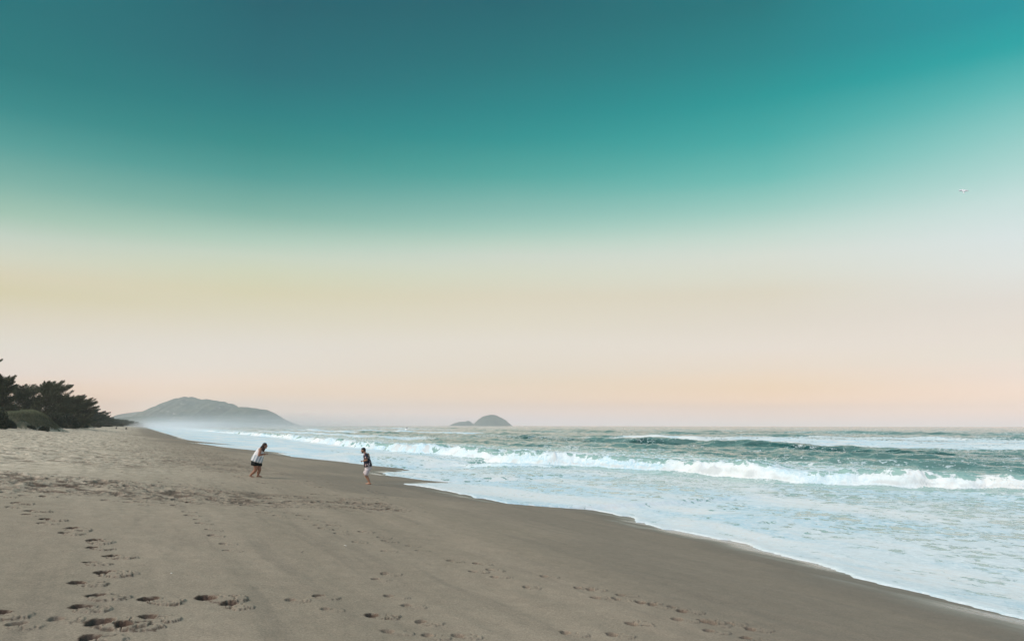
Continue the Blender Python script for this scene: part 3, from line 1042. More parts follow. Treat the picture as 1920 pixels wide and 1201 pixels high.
bush(2, 84, 33, 24, 1, 'black green shrub at the left edge in front of the mound')
bush(22, 92, 14, 16, 5, 'low dark shrub at the foot of the mound near the left edge')
bush(133, 138, 26, 22, 2, 'dark shrub under the near clump of trees, right of the mound', 6000)
bush(158, 165, 22, 17, 3, 'dark shrub below the right end of the near clump')
bush(108, 128, 22, 20, 7, 'dark shrub behind the right slope of the mound', 6000)
bush(184, 215, 10, 15, 4, 'low dark shrub by the foot of the flat topped tree')
bush(206, 290, 8, 12, 6, 'small dark shrub farther along the beach below the low spiky tree')
bush(228, 400, 6, 12, 8, 'tiny dark shrub of the far row on the pale sand')


bush(40, 94.5, 6, 7, 11, 'tiny dark shrub on the front slope of the mound, left of its middle', 2200)
bush(66, 94.3, 7, 8, 12, 'tiny dark shrub low on the front of the mound near its middle', 1800)
bush(92, 95.0, 7, 9, 13, 'tiny dark shrub on the right shoulder of the mound', 2000)


# grassy dune mounds
def mound(px0, px1, Y, hpx, peak, seed, label, nblades, grass_label):
    x0, x1 = (px0 - 960) / F * Y, (px1 - 960) / F * Y
    nx, ny = 90, 50
    u = np.linspace(0, 1, nx)
    v = np.linspace(-1, 1, ny)
    U, V = np.meshgrid(u, v)
    dep = 3.2 + 0.15 * (x1 - x0)
    Xg = x0 + U * (x1 - x0)
    Yg = Y + V * dep
    T, Nn = xy2tn(Xg, Yg)
    g = beach_z(Nn)
    prof = np.where(U < peak, sm(-0.25, peak, U), sm(1.0, peak, U))
    sh = prof * np.clip(1 - V ** 2, 0, 1) ** 0.8
    Hm = hpx / F * Y
    Zg = g - 0.25 + (Hm + 0.25) * sh + 0.16 * fbm(Xg / 0.8, Yg / 0.8, 4, seed) * sh ** 0.5 + 0.42 * fbm(Xg / 2.6, Yg / 2.6, 3, seed + 9) * sh ** 0.5
    m, t, bs = new_mat('dune_ground')
    co = obj_coord(t)
    n1 = noise(t, co, 1.4, 5, 0.65)
    n2 = noise(t, co, 6.0, 4, 0.6)
    base = mixc(t, maprange(t, n1, 0.4, 0.6), (0.045, 0.055, 0.028), (0.11, 0.10, 0.06))
    sz = N(t, 'ShaderNodeSeparateXYZ')
    t.links.new(co, sz.inputs[0])
    low = maprange(t, sz.outputs[2], 3.35, 2.75)
    base = mixc(t, maprange(t, M(t, 'ADD', n2, M(t, 'MULTIPLY', low, 0.22)), 0.62, 0.72), base, (0.42, 0.36, 0.27))
    t.links.new(base, bs.inputs['Base Color'])
    bs.inputs['Roughness'].default_value = 0.95
    o = grid_mesh('dune', Xg, Yg, Zg, None, None, m)
    tag(o, label, kind='structure')
    rg = np.random.default_rng(seed)
    uu = rg.random(nblades)
    vv = rg.uniform(-1, 0.5, nblades)
    i = np.clip((vv + 1) / 2 * (ny - 1), 0, ny - 1).astype(int)
    j = np.clip(uu * (nx - 1), 0, nx - 1).astype(int)
    ok = (sh[i, j] > 0.14 + 0.36 * vn(uu * 14, vv * 4, seed) * sm(0.95, 0.5, sh[i, j]))
    i, j = i[ok], j[ok]
    P = np.stack([Xg[i, j], Yg[i, j], Zg[i, j]], 1) + rg.normal(size=(len(i), 3)) * (0.06, 0.06, 0.01)
    n = len(P)
    ln = rg.uniform(0.12, 0.34, n)[:, None] * (0.55 + 0.5 * sh[i, j] + 0.6 * vn(uu[ok] * 30, vv[ok] * 9, seed + 2))[:, None]
    d = rg.normal(size=(n, 3)) * 0.35 + np.array([0.25, 0, 1.0])
    d /= np.linalg.norm(d, axis=1)[:, None]
    sd = np.stack([np.ones(n), rg.normal(size=n) * 0.4, np.zeros(n)], 1) * 0.018
    V3 = np.stack([P - sd, P + sd, P + d * ln], 1).reshape(-1, 3)
    o = tri_mesh('dune_grass', V3, np.arange(len(V3)).reshape(-1, 3), MAT_GRASS, None, {'tint': np.repeat(np.clip(rg.normal(.1, .25, n) + 0.9 * sm(0.72, 0.98, sh[i, j]), 0, 1), 3)})  # blades along the top tinted lighter, light painted into their colour
    tag(o, grass_label, 'grass', kind='stuff')


mound(-60, 128, 98, 31, 0.66, 3, 'long grassy dune mound under the near trees', 26000, 'short green grass covering the long dune mound')
mound(146, 186, 190, 11, 0.4, 4, 'small grassy dune mound past the near trees', 9000, 'pale green grass covering the small dune mound')

# ------------------------------------------------------------------ people
def capsule(V, Fc, a, b, ra, rb, sy=1.0, seg=14):
    """tapered limb piece with round ends, appended to V / Fc; sy flattens it across Y"""
    a, b = Vector(a), Vector(b)
    d = b - a
    L = d.length
    d = d.normalized() if L > 1e-6 else Vector((0, 0, 1))
    u = d.cross(Vector((0, 1, 0)))
    if u.length < 1e-3:
        u = d.cross(Vector((1, 0, 0)))
    u.normalize()
    w = d.cross(u)
    rings = []
    for k in range(1, 5):
        th = math.pi / 2 * k / 5
        rings.append((a - d * ra * math.cos(th), ra * math.sin(th)))
    rings.append((a, ra))
    rings.append((b, rb))
    for k in range(4, 0, -1):
        th = math.pi / 2 * k / 5
        rings.append((b + d * rb * math.cos(th), rb * math.sin(th)))
    o = len(V)
    V.append(tuple(a - d * ra))
    for c, r_ in rings:
        for k in range(seg):
            an = 2 * math.pi * k / seg
            p = c + (u * math.cos(an) + w * math.sin(an)) * r_
            V.append((p.x, c.y + (p.y - c.y) * sy, p.z))
    V.append(tuple(b + d * rb))
    for k in range(seg):
        Fc.append((o, o + 1 + (k + 1) % seg, o + 1 + k))
    for i in range(len(rings) - 1):
        for k in range(seg):
            p = o + 1 + i * seg
            Fc.append((p + k, p + (k + 1) % seg, p + seg + (k + 1) % seg, p + seg + k))
    e = len(V) - 1
    p = o + 1 + (len(rings) - 1) * seg
    for k in range(seg):
        Fc.append((p + k, p + (k + 1) % seg, e))


def ellipsoid(V, Fc, c, r, tilt=0.0, n=16, m=10):
    o = len(V)
    ct, st = math.cos(tilt), math.sin(tilt)
    for i in range(m + 1):
        ph = math.pi * i / m
        for k in range(n):
            th = 2 * math.pi * k / n
            x, y, z = r[0] * math.sin(ph) * math.cos(th), r[1] * math.sin(ph) * math.sin(th), r[2] * math.cos(ph)
            V.append((c[0] + x * ct + z * st, c[1] + y, c[2] - x * st + z * ct))
    for i in range(m):
        for k in range(n):
            Fc.append((o + i * n + k, o + (i + 1) * n + k, o + (i + 1) * n + (k + 1) % n, o + i * n + (k + 1) % n))


def fuse(name, V, Fc, mat, parent, voxel=0.008, smooth_it=4):
    """one continuous skin over overlapping volumes"""
    o = raw_mesh(name + '_src', V, Fc)
    md = o.modifiers.new('r', 'REMESH')
    md.mode = 'VOXEL'
    md.voxel_size = voxel
    ms = o.modifiers.new('s', 'SMOOTH')
    ms.factor = 0.5
    ms.iterations = smooth_it
    dg = bpy.context.evaluated_depsgraph_get()
    me = bpy.data.meshes.new_from_object(o.evaluated_get(dg))
    me.name = name
    bpy.data.objects.remove(o)
    me.materials.clear()
    me.materials.append(mat)
    me.polygons.foreach_set('use_smooth', np.ones(len(me.polygons), bool))
    r = bpy.data.objects.new(name, me)
    COL.objects.link(r)
    r.parent = parent
    return r


def loft(secs, seg=40, fold=0.0, nf=9, seed=0, thick=0.006):
    """open cloth tube; secs: (cx, cy, cz, rx, ry, tilt) bottom to top"""
    V, Fc = [], []
    for layer in (0, 1):
        for i, (cx, cy, cz, rx, ry, tl) in enumerate(secs):
            k_ = 1 - i / (len(secs) - 1)
            for k in range(seg):
                a = 2 * math.pi * k / seg
                f = 1 + fold * k_ * (math.sin(nf * a + seed) + 0.5 * math.sin((nf * 2 + 1) * a + seed * 2.3 + i))
                rr = f - (thick / max(rx, ry) if layer else 0)
                x, y = rx * rr * math.cos(a), ry * rr * math.sin(a)
                V.append((cx + x * math.cos(tl), cy + y, cz - x * math.sin(tl)))
    ns = len(secs)
    off = ns * seg
    for i in range(ns - 1):
        for k in range(seg):
            a, b = i * seg + k, i * seg + (k + 1) % seg
            Fc.append((a, b, b + seg, a + seg))
            Fc.append((off + a, off + a + seg, off + b + seg, off + b))
    for k in range(seg):
        a, b = k, (k + 1) % seg
        Fc.append((a, off + a, off + b, b))
        a, b = (ns - 1) * seg + k, (ns - 1) * seg + (k + 1) % seg
        Fc.append((a, b, off + b, off + a))
    return V, Fc


def join(parts):
    V, Fc = [], []
    for v, f in parts:
        o = len(V)
        V += v
        Fc += [tuple(i + o for i in q) for q in f]
    return V, Fc


def hand(V, Fc, wrist, d, up, side, s=1.0, curl=0.9):
    """palm, four unequal bent fingers and a thumb at the palm's side"""
    d, up = Vector(d).normalized(), Vector(up).normalized()
    sd = d.cross(up).normalized() * side
    w = Vector(wrist)
    c = w + d * 0.05 * s
    for k in (-1, -0.33, 0.33, 1):
        capsule(V, Fc, w + sd * 0.018 * k * s, c + d * 0.035 * s + sd * 0.028 * k * s, 0.016 * s, 0.014 * s, 1, 8)
    for k, ln in zip((-1.0, -0.35, 0.32, 1.0), (0.058, 0.074, 0.080, 0.070)):
        p = c + d * 0.035 * s + sd * 0.029 * k * s
        q = d
        for j, fr in enumerate((0.45, 0.32, 0.23)):
            ang = curl * 0.55 * (j + 0.6)
            q = (d * math.cos(ang) - up * math.sin(ang)).normalized()
            p2 = p + q * ln * fr * s
            capsule(V, Fc, p, p2, (0.0095 - 0.001 * j) * s, (0.0088 - 0.001 * j) * s, 1, 8)
            p = p2
    p = w + d * 0.025 * s + sd * 0.030 * s
    p2 = p + (d * 0.6 + sd * 0.7 - up * 0.2).normalized() * 0.036 * s
    capsule(V, Fc, p, p2, 0.012 * s, 0.010 * s, 1, 8)
    capsule(V, Fc, p2, p2 + (d * 0.9 + sd * 0.1 - up * 0.3).normalized() * 0.028 * s, 0.010 * s, 0.008 * s, 1, 8)


def foot(V, Fc, ankle, dx, z0=0.0, s=1.0):
    ax, ay, az_ = ankle
    capsule(V, Fc, (ax - dx * 0.035, ay, z0 + 0.042), (ax + dx * 0.04, ay, z0 + 0.05), 0.038 * s, 0.036 * s)
    capsule(V, Fc, (ax + dx * 0.02, ay, z0 + 0.045), (ax + dx * 0.14 * s, ay, z0 + 0.024), 0.036 * s, 0.026 * s, 1.25)
    for k in range(5):
        capsule(V, Fc, (ax + dx * 0.145 * s, ay + (k - 2) * 0.017, z0 + 0.018), (ax + dx * (0.185 - 0.007 * abs(k - 1)) * s, ay + (k - 2) * 0.018, z0 + 0.013), 0.012, 0.010 if k else 0.012, 1, 8)


def head(V, Fc, c, fx, tilt, s=1.0):
    """fx = +1 facing +X, -1 facing -X; skull, jaw, nose, brow, lips, chin, ears"""
    cx, cy, cz = c

    def P(x, y, z):
        x, z = x * s, z * s
        ct, st = math.cos(tilt), math.sin(tilt)
        return (cx + fx * (x * ct + z * st), cy + y * s, cz + (-x * st + z * ct))
    ellipsoid(V, Fc, P(-0.008, 0, 0.022), (0.098 * s, 0.077 * s, 0.098 * s))
    ellipsoid(V, Fc, P(0.022, 0, -0.045), (0.066 * s, 0.058 * s, 0.078 * s))
    capsule(V, Fc, P(0.050, 0, -0.098), P(0.066, 0, -0.094), 0.026 * s, 0.020 * s)      # chin
    capsule(V, Fc, P(0.084, 0, 0.010), P(0.108, 0, -0.030), 0.009 * s, 0.015 * s, 1, 8)     # nose
    capsule(V, Fc, P(0.080, -0.035, 0.026), P(0.080, 0.035, 0.026), 0.012 * s, 0.012 * s, 1, 8)   # brow
    capsule(V, Fc, P(0.080, -0.018, -0.062), P(0.080, 0.018, -0.062), 0.008 * s, 0.008 * s, 1, 8)  # lips
    for sy in (-1, 1):
        ellipsoid(V, Fc, P(-0.006, 0.078 * sy, -0.008), (0.020 * s, 0.010 * s, 0.032 * s))
    return P


def skin_mat(name, col):
    m, t, b = new_mat(name)
    co = obj_coord(t)
    n = noise(t, co, 14, 3, 0.6)
    t.links.new(mixc(t, n, tuple(v * 0.88 for v in col), tuple(v * 1.1 for v in col)), b.inputs['Base Color'])
    b.inputs['Roughness'].default_value = 0.55
    b.inputs['Subsurface Weight'].default_value = 0.1
    b.inputs['Subsurface Scale'].default_value = 0.02
    return m


SKIN_W = skin_mat('tanned_skin', (0.34, 0.165, 0.10))
SKIN_M = skin_mat('light_tanned_skin', (0.40, 0.21, 0.125))
HAIR_W = plain('dark_brown_hair', (0.035, 0.020, 0.016), 0.6, 0.3, 0.4, 40, 0.004)
HAIR_M = plain('black_hair', (0.014, 0.012, 0.012), 0.6, 0.3, 0.3, 40, 0.004)
EYE = plain('dark_eye', (0.02, 0.015, 0.012), 0.2, 0.5, 0.1)


def eyes(P, parent, s=1.0):
    for sy in (-1, 1):
        V, Fc = [], []
        ellipsoid(V, Fc, P(0.083, 0.031 * sy, 0.004), (0.010 * s, 0.013 * s, 0.008 * s), 0, 10, 6)
        raw_mesh('eye', V, Fc, EYE, parent, True)


def build_man(px, py):
    x, y, z = spot(px, py)
    k = (y / F / 12) / 0.0021
    root = empty('person', (x, y, z - 0.005))
    root.scale = (k, k, k)
    tag(root, 'barefoot man leaning forward in dark flowered shirt and pale knee shorts', 'person')
    V, Fc = [], []
    capsule(V, Fc, (-.05, 0, .84), (-.10, 0, 1.05), .135, .130, 1.15)
    capsule(V, Fc, (-.10, 0, 1.05), (-.155, 0, 1.27), .130, .125, 1.3)
    capsule(V, Fc, (-.14, -.15, 1.34), (-.14, .15, 1.34), .075, .075)
    capsule(V, Fc, (-.17, 0, 1.36), (-.275, 0, 1.48), .068, .055)
    P = head(V, Fc, (-.315, 0, 1.55), -1, 0.12, 1.0)
    for sy in (-1, 1):
        capsule(V, Fc, (-.14, .185 * sy, 1.33), (-.10, .235 * sy, 1.12), .056, .046)
        capsule(V, Fc, (-.10, .235 * sy, 1.12), (-.27, .10 * sy, 1.065), .044, .030)
        hand(V, Fc, (-.285, .085 * sy, 1.062), (-.8, -.5 * sy, .1), (0.1, 0, 1) if sy < 0 else (-.2, 0, 1), sy, 1.0, 1.5)
    hip, kn, an = {}, {}, {}
    for sy, knee, ank in ((-1, (-.125, -.10, .44), (.045, -.085, .09)), (1, (-.235, .10, .46), (-.02, .10, .10))):
        capsule(V, Fc, (-.06, .095 * sy, .80), knee, .092, .060)
        calf = tuple(knee[i] * 0.66 + ank[i] * 0.34 + (0.018 if i == 0 else 0) for i in range(3))
        capsule(V, Fc, knee, calf, .056, .056)
        capsule(V, Fc, calf, ank, .056, .036)
        foot(V, Fc, ank, -1, 0.0)
    body = fuse('body', V, Fc, SKIN_M, root, 0.0065, 3)
    eyes(P, root)
    # hair and beard
    V, Fc = [], []
    ellipsoid(V, Fc, P(-0.022, 0, 0.048), (0.100, 0.085, 0.084))
    capsule(V, Fc, P(-0.06, 0, 0.02), P(-0.07, 0, -0.05), .066, .045, 1.1)
    capsule(V, Fc, P(0.050, -.03, 0.085), P(0.050, .03, 0.085), .030, .030)
    fuse('hair', V, Fc, HAIR_M, root, 0.008, 3)
    V, Fc = [], []
    capsule(V, Fc, P(0.050, 0, -0.102), P(0.068, 0, -0.098), .034, .026)
    for sy in (-1, 1):
        capsule(V, Fc, P(0.050, 0.022 * sy, -0.095), P(0.004, 0.058 * sy, -0.045), .026, .018)
    capsule(V, Fc, P(0.086, -.016, -0.050), P(0.086, .016, -0.050), .007, .007, 1, 8)
    fuse('beard', V, Fc, HAIR_M, root, 0.006, 2)
    # shirt
    m, t, b = new_mat('flowered_shirt')
    co = obj_coord(t)
    vo = N(t, 'ShaderNodeTexVoronoi', feature='F1')
    vo.inputs['Scale'].default_value = 10.5
    t.links.new(co, vo.inputs['Vector'])
    nz = noise(t, co, 30, 2, 0.6)
    d = M(t, 'ADD', vo.outputs['Distance'], M(t, 'MULTIPLY', nz, 0.35))
    pick = N(t, 'ShaderNodeSeparateColor')
    t.links.new(vo.outputs['Color'], pick.inputs[0])
    spotm = M(t, 'MULTIPLY', maprange(t, d, 0.62, 0.52), M(t, 'GREATER_THAN', pick.outputs[0], 0.25))
    petal = mixc(t, pick.outputs[1], (0.58, 0.52, 0.50), (0.50, 0.30, 0.27))
    t.links.new(mixc(t, spotm, (0.012, 0.016, 0.030), petal), b.inputs['Base Color'])
    b.inputs['Roughness'].default_value = 0.85
    body_s = loft([(-.070, 0, .805, .178, .215, -.10), (-.078, 0, .87, .185, .220, -.08), (-.092, 0, .96, .182, .215, -.05), (-.118, 0, 1.08, .165, .205, 0), (-.145, 0, 1.18, .150, .205, .05),
                   (-.165, 0, 1.28, .138, .215, .10), (-.170, 0, 1.345, .122, .205, .15), (-.190, 0, 1.395, .098, .145, .22), (-.215, 0, 1.425, .070, .085, .3)], 48, 0.035, 7, 1.0)
    sl_ = []
    for sy in (-1, 1):
        V, Fc = [], []
        V1, F1 = tube([(-.150, .150 * sy, 1.365), (-.135, .205 * sy, 1.30), (-.112, .240 * sy, 1.185)], [.085, .082, .088], 20)
        sl_.append((V1, F1))
    V, Fc = join([body_s] + sl_)
    raw_mesh('shirt', V, Fc, m, root, True)
    # shorts: seat and two legs
    ms = plain('pale_pink_cotton', (0.62, 0.54, 0.52), 0.85, 0.2, 0.10, 9, 0.01)
    V, Fc = join([loft([(-.085, 0, .64, .150, .185, 0), (-.070, 0, .72, .155, .190, 0), (-.060, 0, .80, .158, .195, 0), (-.062, 0, .87, .150, .185, 0)], 40, 0.02, 6, 2),
                  loft([(-.130, -.095, .405, .098, .100, .05), (-.115, -.095, .50, .104, .100, .05), (-.085, -.092, .62, .120, .100, 0), (-.065, -.088, .74, .130, .100, 0)], 32, 0.05, 5, 3),
                  loft([(-.225, .095, .475, .094, .096, .35), (-.195, .095, .54, .100, .098, .30), (-.130, .092, .64, .118, .100, .2), (-.070, .088, .76, .130, .100, .1)], 32, 0.05, 5, 5)])
    raw_mesh('shorts', V, Fc, ms, root, True)
    return root


def build_woman(px, py):
    x, y, z = spot(px, py)
    q = 0.00198
    k = (y / F / 12) / q
    root = empty('person', (x, y, z - 0.005))
    root.scale = (k, k, k)
    tag(root, 'barefoot woman bending forward in loose white top and black shorts', 'person')

    def W(zx, yy, zy):
        return ((zx - 500) * q, yy, (1010 - zy) * q)
    V, Fc = [], []
    capsule(V, Fc, W(462, 0, 670), W(485, 0, 600), .195, .185, 1.1)
    capsule(V, Fc, W(485, 0, 600), W(530, 0, 470), .185, .150, 1.15)
    capsule(V, Fc, W(562, -.14, 410), W(562, .14, 410), .078, .078)
    capsule(V, Fc, W(575, 0, 400), W(628, 0, 355), .068, .055)
    P = head(V, Fc, W(645, 0, 322), 1, 0.10, 0.98)
    for sy in (-1, 1):
        capsule(V, Fc, W(572, .175 * sy, 415), W(562, .225 * sy, 520), .066, .058)
        capsule(V, Fc, W(562, .225 * sy, 520), W(645, .085 * sy, 508), .054, .034)
        hand(V, Fc, W(650, .070 * sy, 507), (.75, -.35 * sy, .25), (-.1, 0, 1), -sy, 0.95, 1.6)
    # front leg (far side) and trailing leg (near side)
    for hipp, knee, calf, ank, sy in ((W(498, .10, 700), W(530, .10, 848), W(512, .10, 905), W(503, .095, 968), 1), (W(480, -.10, 700), W(478, -.10, 845), W(440, -.10, 893), W(372, -.09, 955), -1)):
        capsule(V, Fc, hipp, knee, .125, .078)
        capsule(V, Fc, knee, calf, .070, .072)
        capsule(V, Fc, calf, ank, .070, .042)
    foot(V, Fc, W(503, .095, 968), 1, 0.0)
    # trailing foot on its ball, heel lifted
    a = W(372, -.09, 955)
    capsule(V, Fc, (a[0] - .02, a[1], a[2] - .035), (a[0] + .015, a[1], a[2] - .03), .036, .034)
    capsule(V, Fc, (a[0], a[1], a[2] - .045), (a[0] + .095, a[1], .030), .035, .028, 1.2)
    for k_ in range(5):
        capsule(V, Fc, (a[0] + .095, a[1] + (k_ - 2) * .017, .022), (a[0] + .145, a[1] + (k_ - 2) * .018, .014), .013, .010, 1, 8)
    fuse('body', V, Fc, SKIN_W, root, 0.0065, 3)
    eyes(P, root, 0.98)
    # long hair, falling forward over the shoulder and down the back of the neck
    V, Fc = [], []
    ellipsoid(V, Fc, P(-0.026, 0, 0.040), (0.100, 0.090, 0.090))
    capsule(V, Fc, P(-0.06, 0, 0.02), W(585, 0, 350), .075, .060, 1.2)
    capsule(V, Fc, W(585, 0, 345), W(545, 0, 362), .050, .022, 1.4)
    for i, (yy, x1, z1, r1) in enumerate(((-.075, 614, 425, .040), (-.090, 622, 450, .030), (.075, 618, 425, .040), (-.055, 606, 400, .052), (.09, 600, 400, .04))):
        capsule(V, Fc, W(608, yy * .8, 335), W(x1 - 4, yy, 400), .058, .050)
        capsule(V, Fc, W(x1 - 4, yy, 400), W(x1, yy, z1), .048, r1 * 0.55)
    fuse('hair', V, Fc, HAIR_W, root, 0.009, 3)
    # loose top with blue grey stripes below the chest
    m, t, b = new_mat('striped_top')
    co = obj_coord(t)
    sp = N(t, 'ShaderNodeSeparateXYZ')
    t.links.new(co, sp.inputs[0])
    slx = M(t, 'SUBTRACT', sp.outputs[0], M(t, 'MULTIPLY', sp.outputs[2], 0.42))
    wv = M(t, 'SINE', M(t, 'ADD', M(t, 'MULTIPLY', slx, 46.0), M(t, 'MULTIPLY', sp.outputs[1], 16.0)))
    band = M(t, 'MULTIPLY', maprange(t, wv, -0.35, 0.35), maprange(t, M(t, 'ADD', sp.outputs[2], M(t, 'MULTIPLY', sp.outputs[0], 0.3)), 1.00, 0.92))
    t.links.new(mixc(t, band, (0.78, 0.76, 0.74), (0.36, 0.43, 0.45)), b.inputs['Base Color'])
    b.inputs['Roughness'].default_value = 0.85
    secs = []
    for cx, cy, hw, ry, tl in ((466, 668, 126, .262, .30), (474, 640, 125, .262, .27), (488, 592, 122, .255, .22), (508, 530, 108, .235, .2), (522, 480, 94, .215, .22), (538, 440, 78, .205, .3), (552, 408, 62, .185, .45), (572, 385, 42, .12, .6)):
        c = W(cx, 0, cy)
        secs.append((c[0], 0, c[2], hw * q, ry, tl))
    Vt, Ft = loft(secs, 56, 0.035, 8, 0.7)
    raw_mesh('top', Vt, Ft, m, root, True)
    mb = plain('black_cotton', (0.010, 0.013, 0.012), 0.85, 0.2, 0.2, 9, 0.008)

    def S(cx, cy, yy, hw, ry, tl):
        c = W(cx, yy, cy)
        return (c[0], yy, c[2], hw * q, ry, tl)
    V, Fc = join([loft([S(476, 722, 0, 104, .225, .18), S(470, 695, 0, 112, .24, .22), S(464, 660, 0, 110, .24, .26), S(466, 630, 0, 100, .22, .28)], 40, 0.015, 6, 1),
                  loft([S(452, 752, -.11, 78, .135, .10), S(455, 725, -.11, 84, .14, .15), S(462, 690, -.10, 92, .14, .2)], 32, 0.03, 5, 2),
                  loft([S(512, 765, .11, 66, .13, .05), S(505, 735, .11, 74, .135, .1), S(490, 690, .10, 88, .14, .2)], 32, 0.03, 5, 4)])
    raw_mesh('shorts', V, Fc, mb, root, True)
    return root


build_man(692, 907.3)
build_woman(482, 894.0)

# ------------------------------------------------------------------ surfer far out, with a white board
def build_surfer():
    Y = 400.0
    cx = (765.0 - 960) / F * Y
    z0 = CAMZ - 9.5 / F * Y
    wet = plain('black_wetsuit', (0.012, 0.013, 0.014), 0.5, 0.4)
    root = empty('person', (cx, Y, z0))
    tag(root, 'distant surfer in dark suit tipping over on the far wave', 'person')
    V, Fc = [], []
    capsule(V, Fc, (-.05, -.1, .95), (.15, -.1, 1.4), .16, .20, 1.2)
    capsule(V, Fc, (.18, -.1, 1.5), (.24, -.1, 1.62), .06, .055)
    ellipsoid(V, Fc, (.27, -.1, 1.75), (.10, .09, .12))
    capsule(V, Fc, (.15, -.28, 1.42), (.45, -.45, 1.25), .06, .045)
    capsule(V, Fc, (.45, -.45, 1.25), (.62, -.40, 1.42), .045, .03)
    capsule(V, Fc, (.12, .08, 1.42), (-.25, .25, 1.55), .06, .045)
    capsule(V, Fc, (-.25, .25, 1.55), (-.50, .30, 1.50), .045, .03)
    for sy in (-1, 1):
        capsule(V, Fc, (-.03, .1 * sy - .1, .92), (.22, .15 * sy - .1, .66), .10, .075)
        capsule(V, Fc, (.22, .15 * sy - .1, .66), (-.12 + .1 * sy, .15 * sy - .1, .36), .07, .045)
        capsule(V, Fc, (-.12 + .1 * sy, .15 * sy - .1, .33), (.08 + .1 * sy, .15 * sy - .1, .36), .04, .03)
    fuse('body', V, Fc, wet, root, 0.02, 2)
    # board: pointed oval with rocker and fins, nose up to the right
    V, Fc = [], []
    nL, nW = 28, 10
    L, W_, th = 2.7, 0.34, 0.045
    for side in (1, -1):
        for i in range(nL + 1):
            u = i / nL
            w = W_ * (math.sin(math.pi * min(1, u * 0.9 + 0.08)) ** 0.55) * (1 - 0.9 * max(0, u - 0.8) / 0.2 * 0.6) * (0.35 + 0.65 * min(1, u / 0.12))
            w *= min(1, (1 - u) / 0.12) ** 0.6
            for j in range(nW + 1):
                v = j / nW * 2 - 1
                V.append(((u - 0.5) * L, v * w, side * th * math.sqrt(max(0, 1 - v * v)) + 0.35 * max(0, u - 0.6) ** 2))
    off = (nL + 1) * (nW + 1)
    for i in range(nL):
        for j in range(nW):
            a = i * (nW + 1) + j
            Fc.append((a, a + nW + 1, a + nW + 2, a + 1))
            Fc.append((off + a, off + a + 1, off + a + nW + 2, off + a + nW + 1))
    wm = plain('white_board_resin', (0.85, 0.86, 0.86), 0.3, 0.5, 0.03)
    bo = raw_mesh('surfboard', V, Fc, wm, None, True)
    bo.location = (cx + 0.1, Y - 0.25, z0 + 0.85)
    bo.rotation_euler = (R(62), R(-34), 0)
    tag(bo, 'small white surfboard kicked up under the distant surfer', 'surfboard')
    fn = []
    for yy in (-.12, 0, .12):
        fv = [(-1.25, yy, -.02), (-1.05, yy, -.02), (-1.28, yy, -.16), (-1.25, yy + .012, -.02), (-1.05, yy + .012, -.02), (-1.28, yy + .012, -.16)]
        ff = [(0, 1, 2), (3, 5, 4), (0, 3, 4, 1), (1, 4, 5, 2), (2, 5, 3, 0)]
        raw_mesh('fin', fv, ff, HAIR_M, bo)


build_surfer()


# ------------------------------------------------------------------ white sea bird high at the right
def build_bird():
    d = pix_dir(1805.5, 357)
    p = Vector((0, 0, CAMZ)) + d * (110 / d.y)
    white = plain('white_feathers', (0.93, 0.92, 0.92), 0.7, 0.2, 0.03)
    root = empty('seabird', p, R(12))
    tag(root, 'tiny bright white bird high over the sea, the only thing in the sky', 'bird')
    V, Fc = [], []
    capsule(V, Fc, (-.14, 0, 0), (.12, 0, .01), .075, .07)
    ellipsoid(V, Fc, (.23, 0, .035), (.062, .05, .052))
    capsule(V, Fc, (.28, 0, .03), (.335, 0, .02), .014, .005, 1, 8)
    capsule(V, Fc, (-.16, 0, 0), (-.36, 0, -.005), .05, .02, 1.8)
    fuse('body', V, Fc, white, root, 0.012, 2)
    for sy in (-1, 1):
        V, Fc = [], []
        n = 14
        for i in range(n + 1):
            u = i / n
            y_ = sy * (0.04 + 0.52 * u)
            xc = 0.05 + 0.06 * math.sin(u * 2.2) - 0.14 * u * u
            c = 0.30 * (1 - u) ** 0.45 + 0.03
            zz = 0.03 + 0.07 * math.sin(u * 1.7)
            V += [(xc + c * 0.4, y_, zz), (xc - c * 0.1, y_, zz + 0.018), (xc - c * 0.6, y_, zz), (xc - c * 0.1, y_, zz - 0.008)]
        for i in range(n):
            for k in range(4):
                a, b = i * 4 + k, i * 4 + (k + 1) % 4
                Fc.append((a, b, b + 4, a + 4))
        Fc += [(0, 3, 2, 1), tuple(n * 4 + k for k in range(4))]
        raw_mesh('wing', V, Fc, white, root, True)
    # bank towards the viewer so both wings show
    root.rotation_euler = (Matrix.Rotation(R(62), 3, 'X') @ Matrix.Rotation(R(88), 3, 'Z')).to_euler()
    root.scale = (1.35, 1.35, 1.35)


build_bird()


# ------------------------------------------------------------------ two pieces of driftwood far up the beach
def driftwood(px, py, s, seed, label):
    x, y, z = spot(px, py)
    root = None
    V, Fc = [], []
    rg = random.Random(seed)
    for k in range(5):
        a = rg.uniform(0, 6.28)
        capsule(V, Fc, (0, 0, -.05), (0.16 * s * math.cos(a), 0.16 * s * math.sin(a), (0.30 + 0.15 * rg.random()) * s), .09 * s, .045 * s, 1, 8)
    capsule(V, Fc, (-.25 * s, 0, 0.02), (.3 * s, .1, .05), .07 * s, .05 * s, 1, 8)
    o = fuse('driftwood', V, Fc, plain('wet_driftwood', (0.05, 0.04, 0.032), 0.9, 0.1, 0.3), None, 0.02, 2)
    o.location = (x, y, z)
    tag(o, label, 'driftwood', 'dark bits of driftwood far up the beach')


driftwood(236.5, 804.2, 1.35, 3, 'tiny dark stump standing on the far sand close to the surf')
driftwood(217.5, 803.0, 1.2, 4, 'tiny dark stump on the far sand under the low trees')

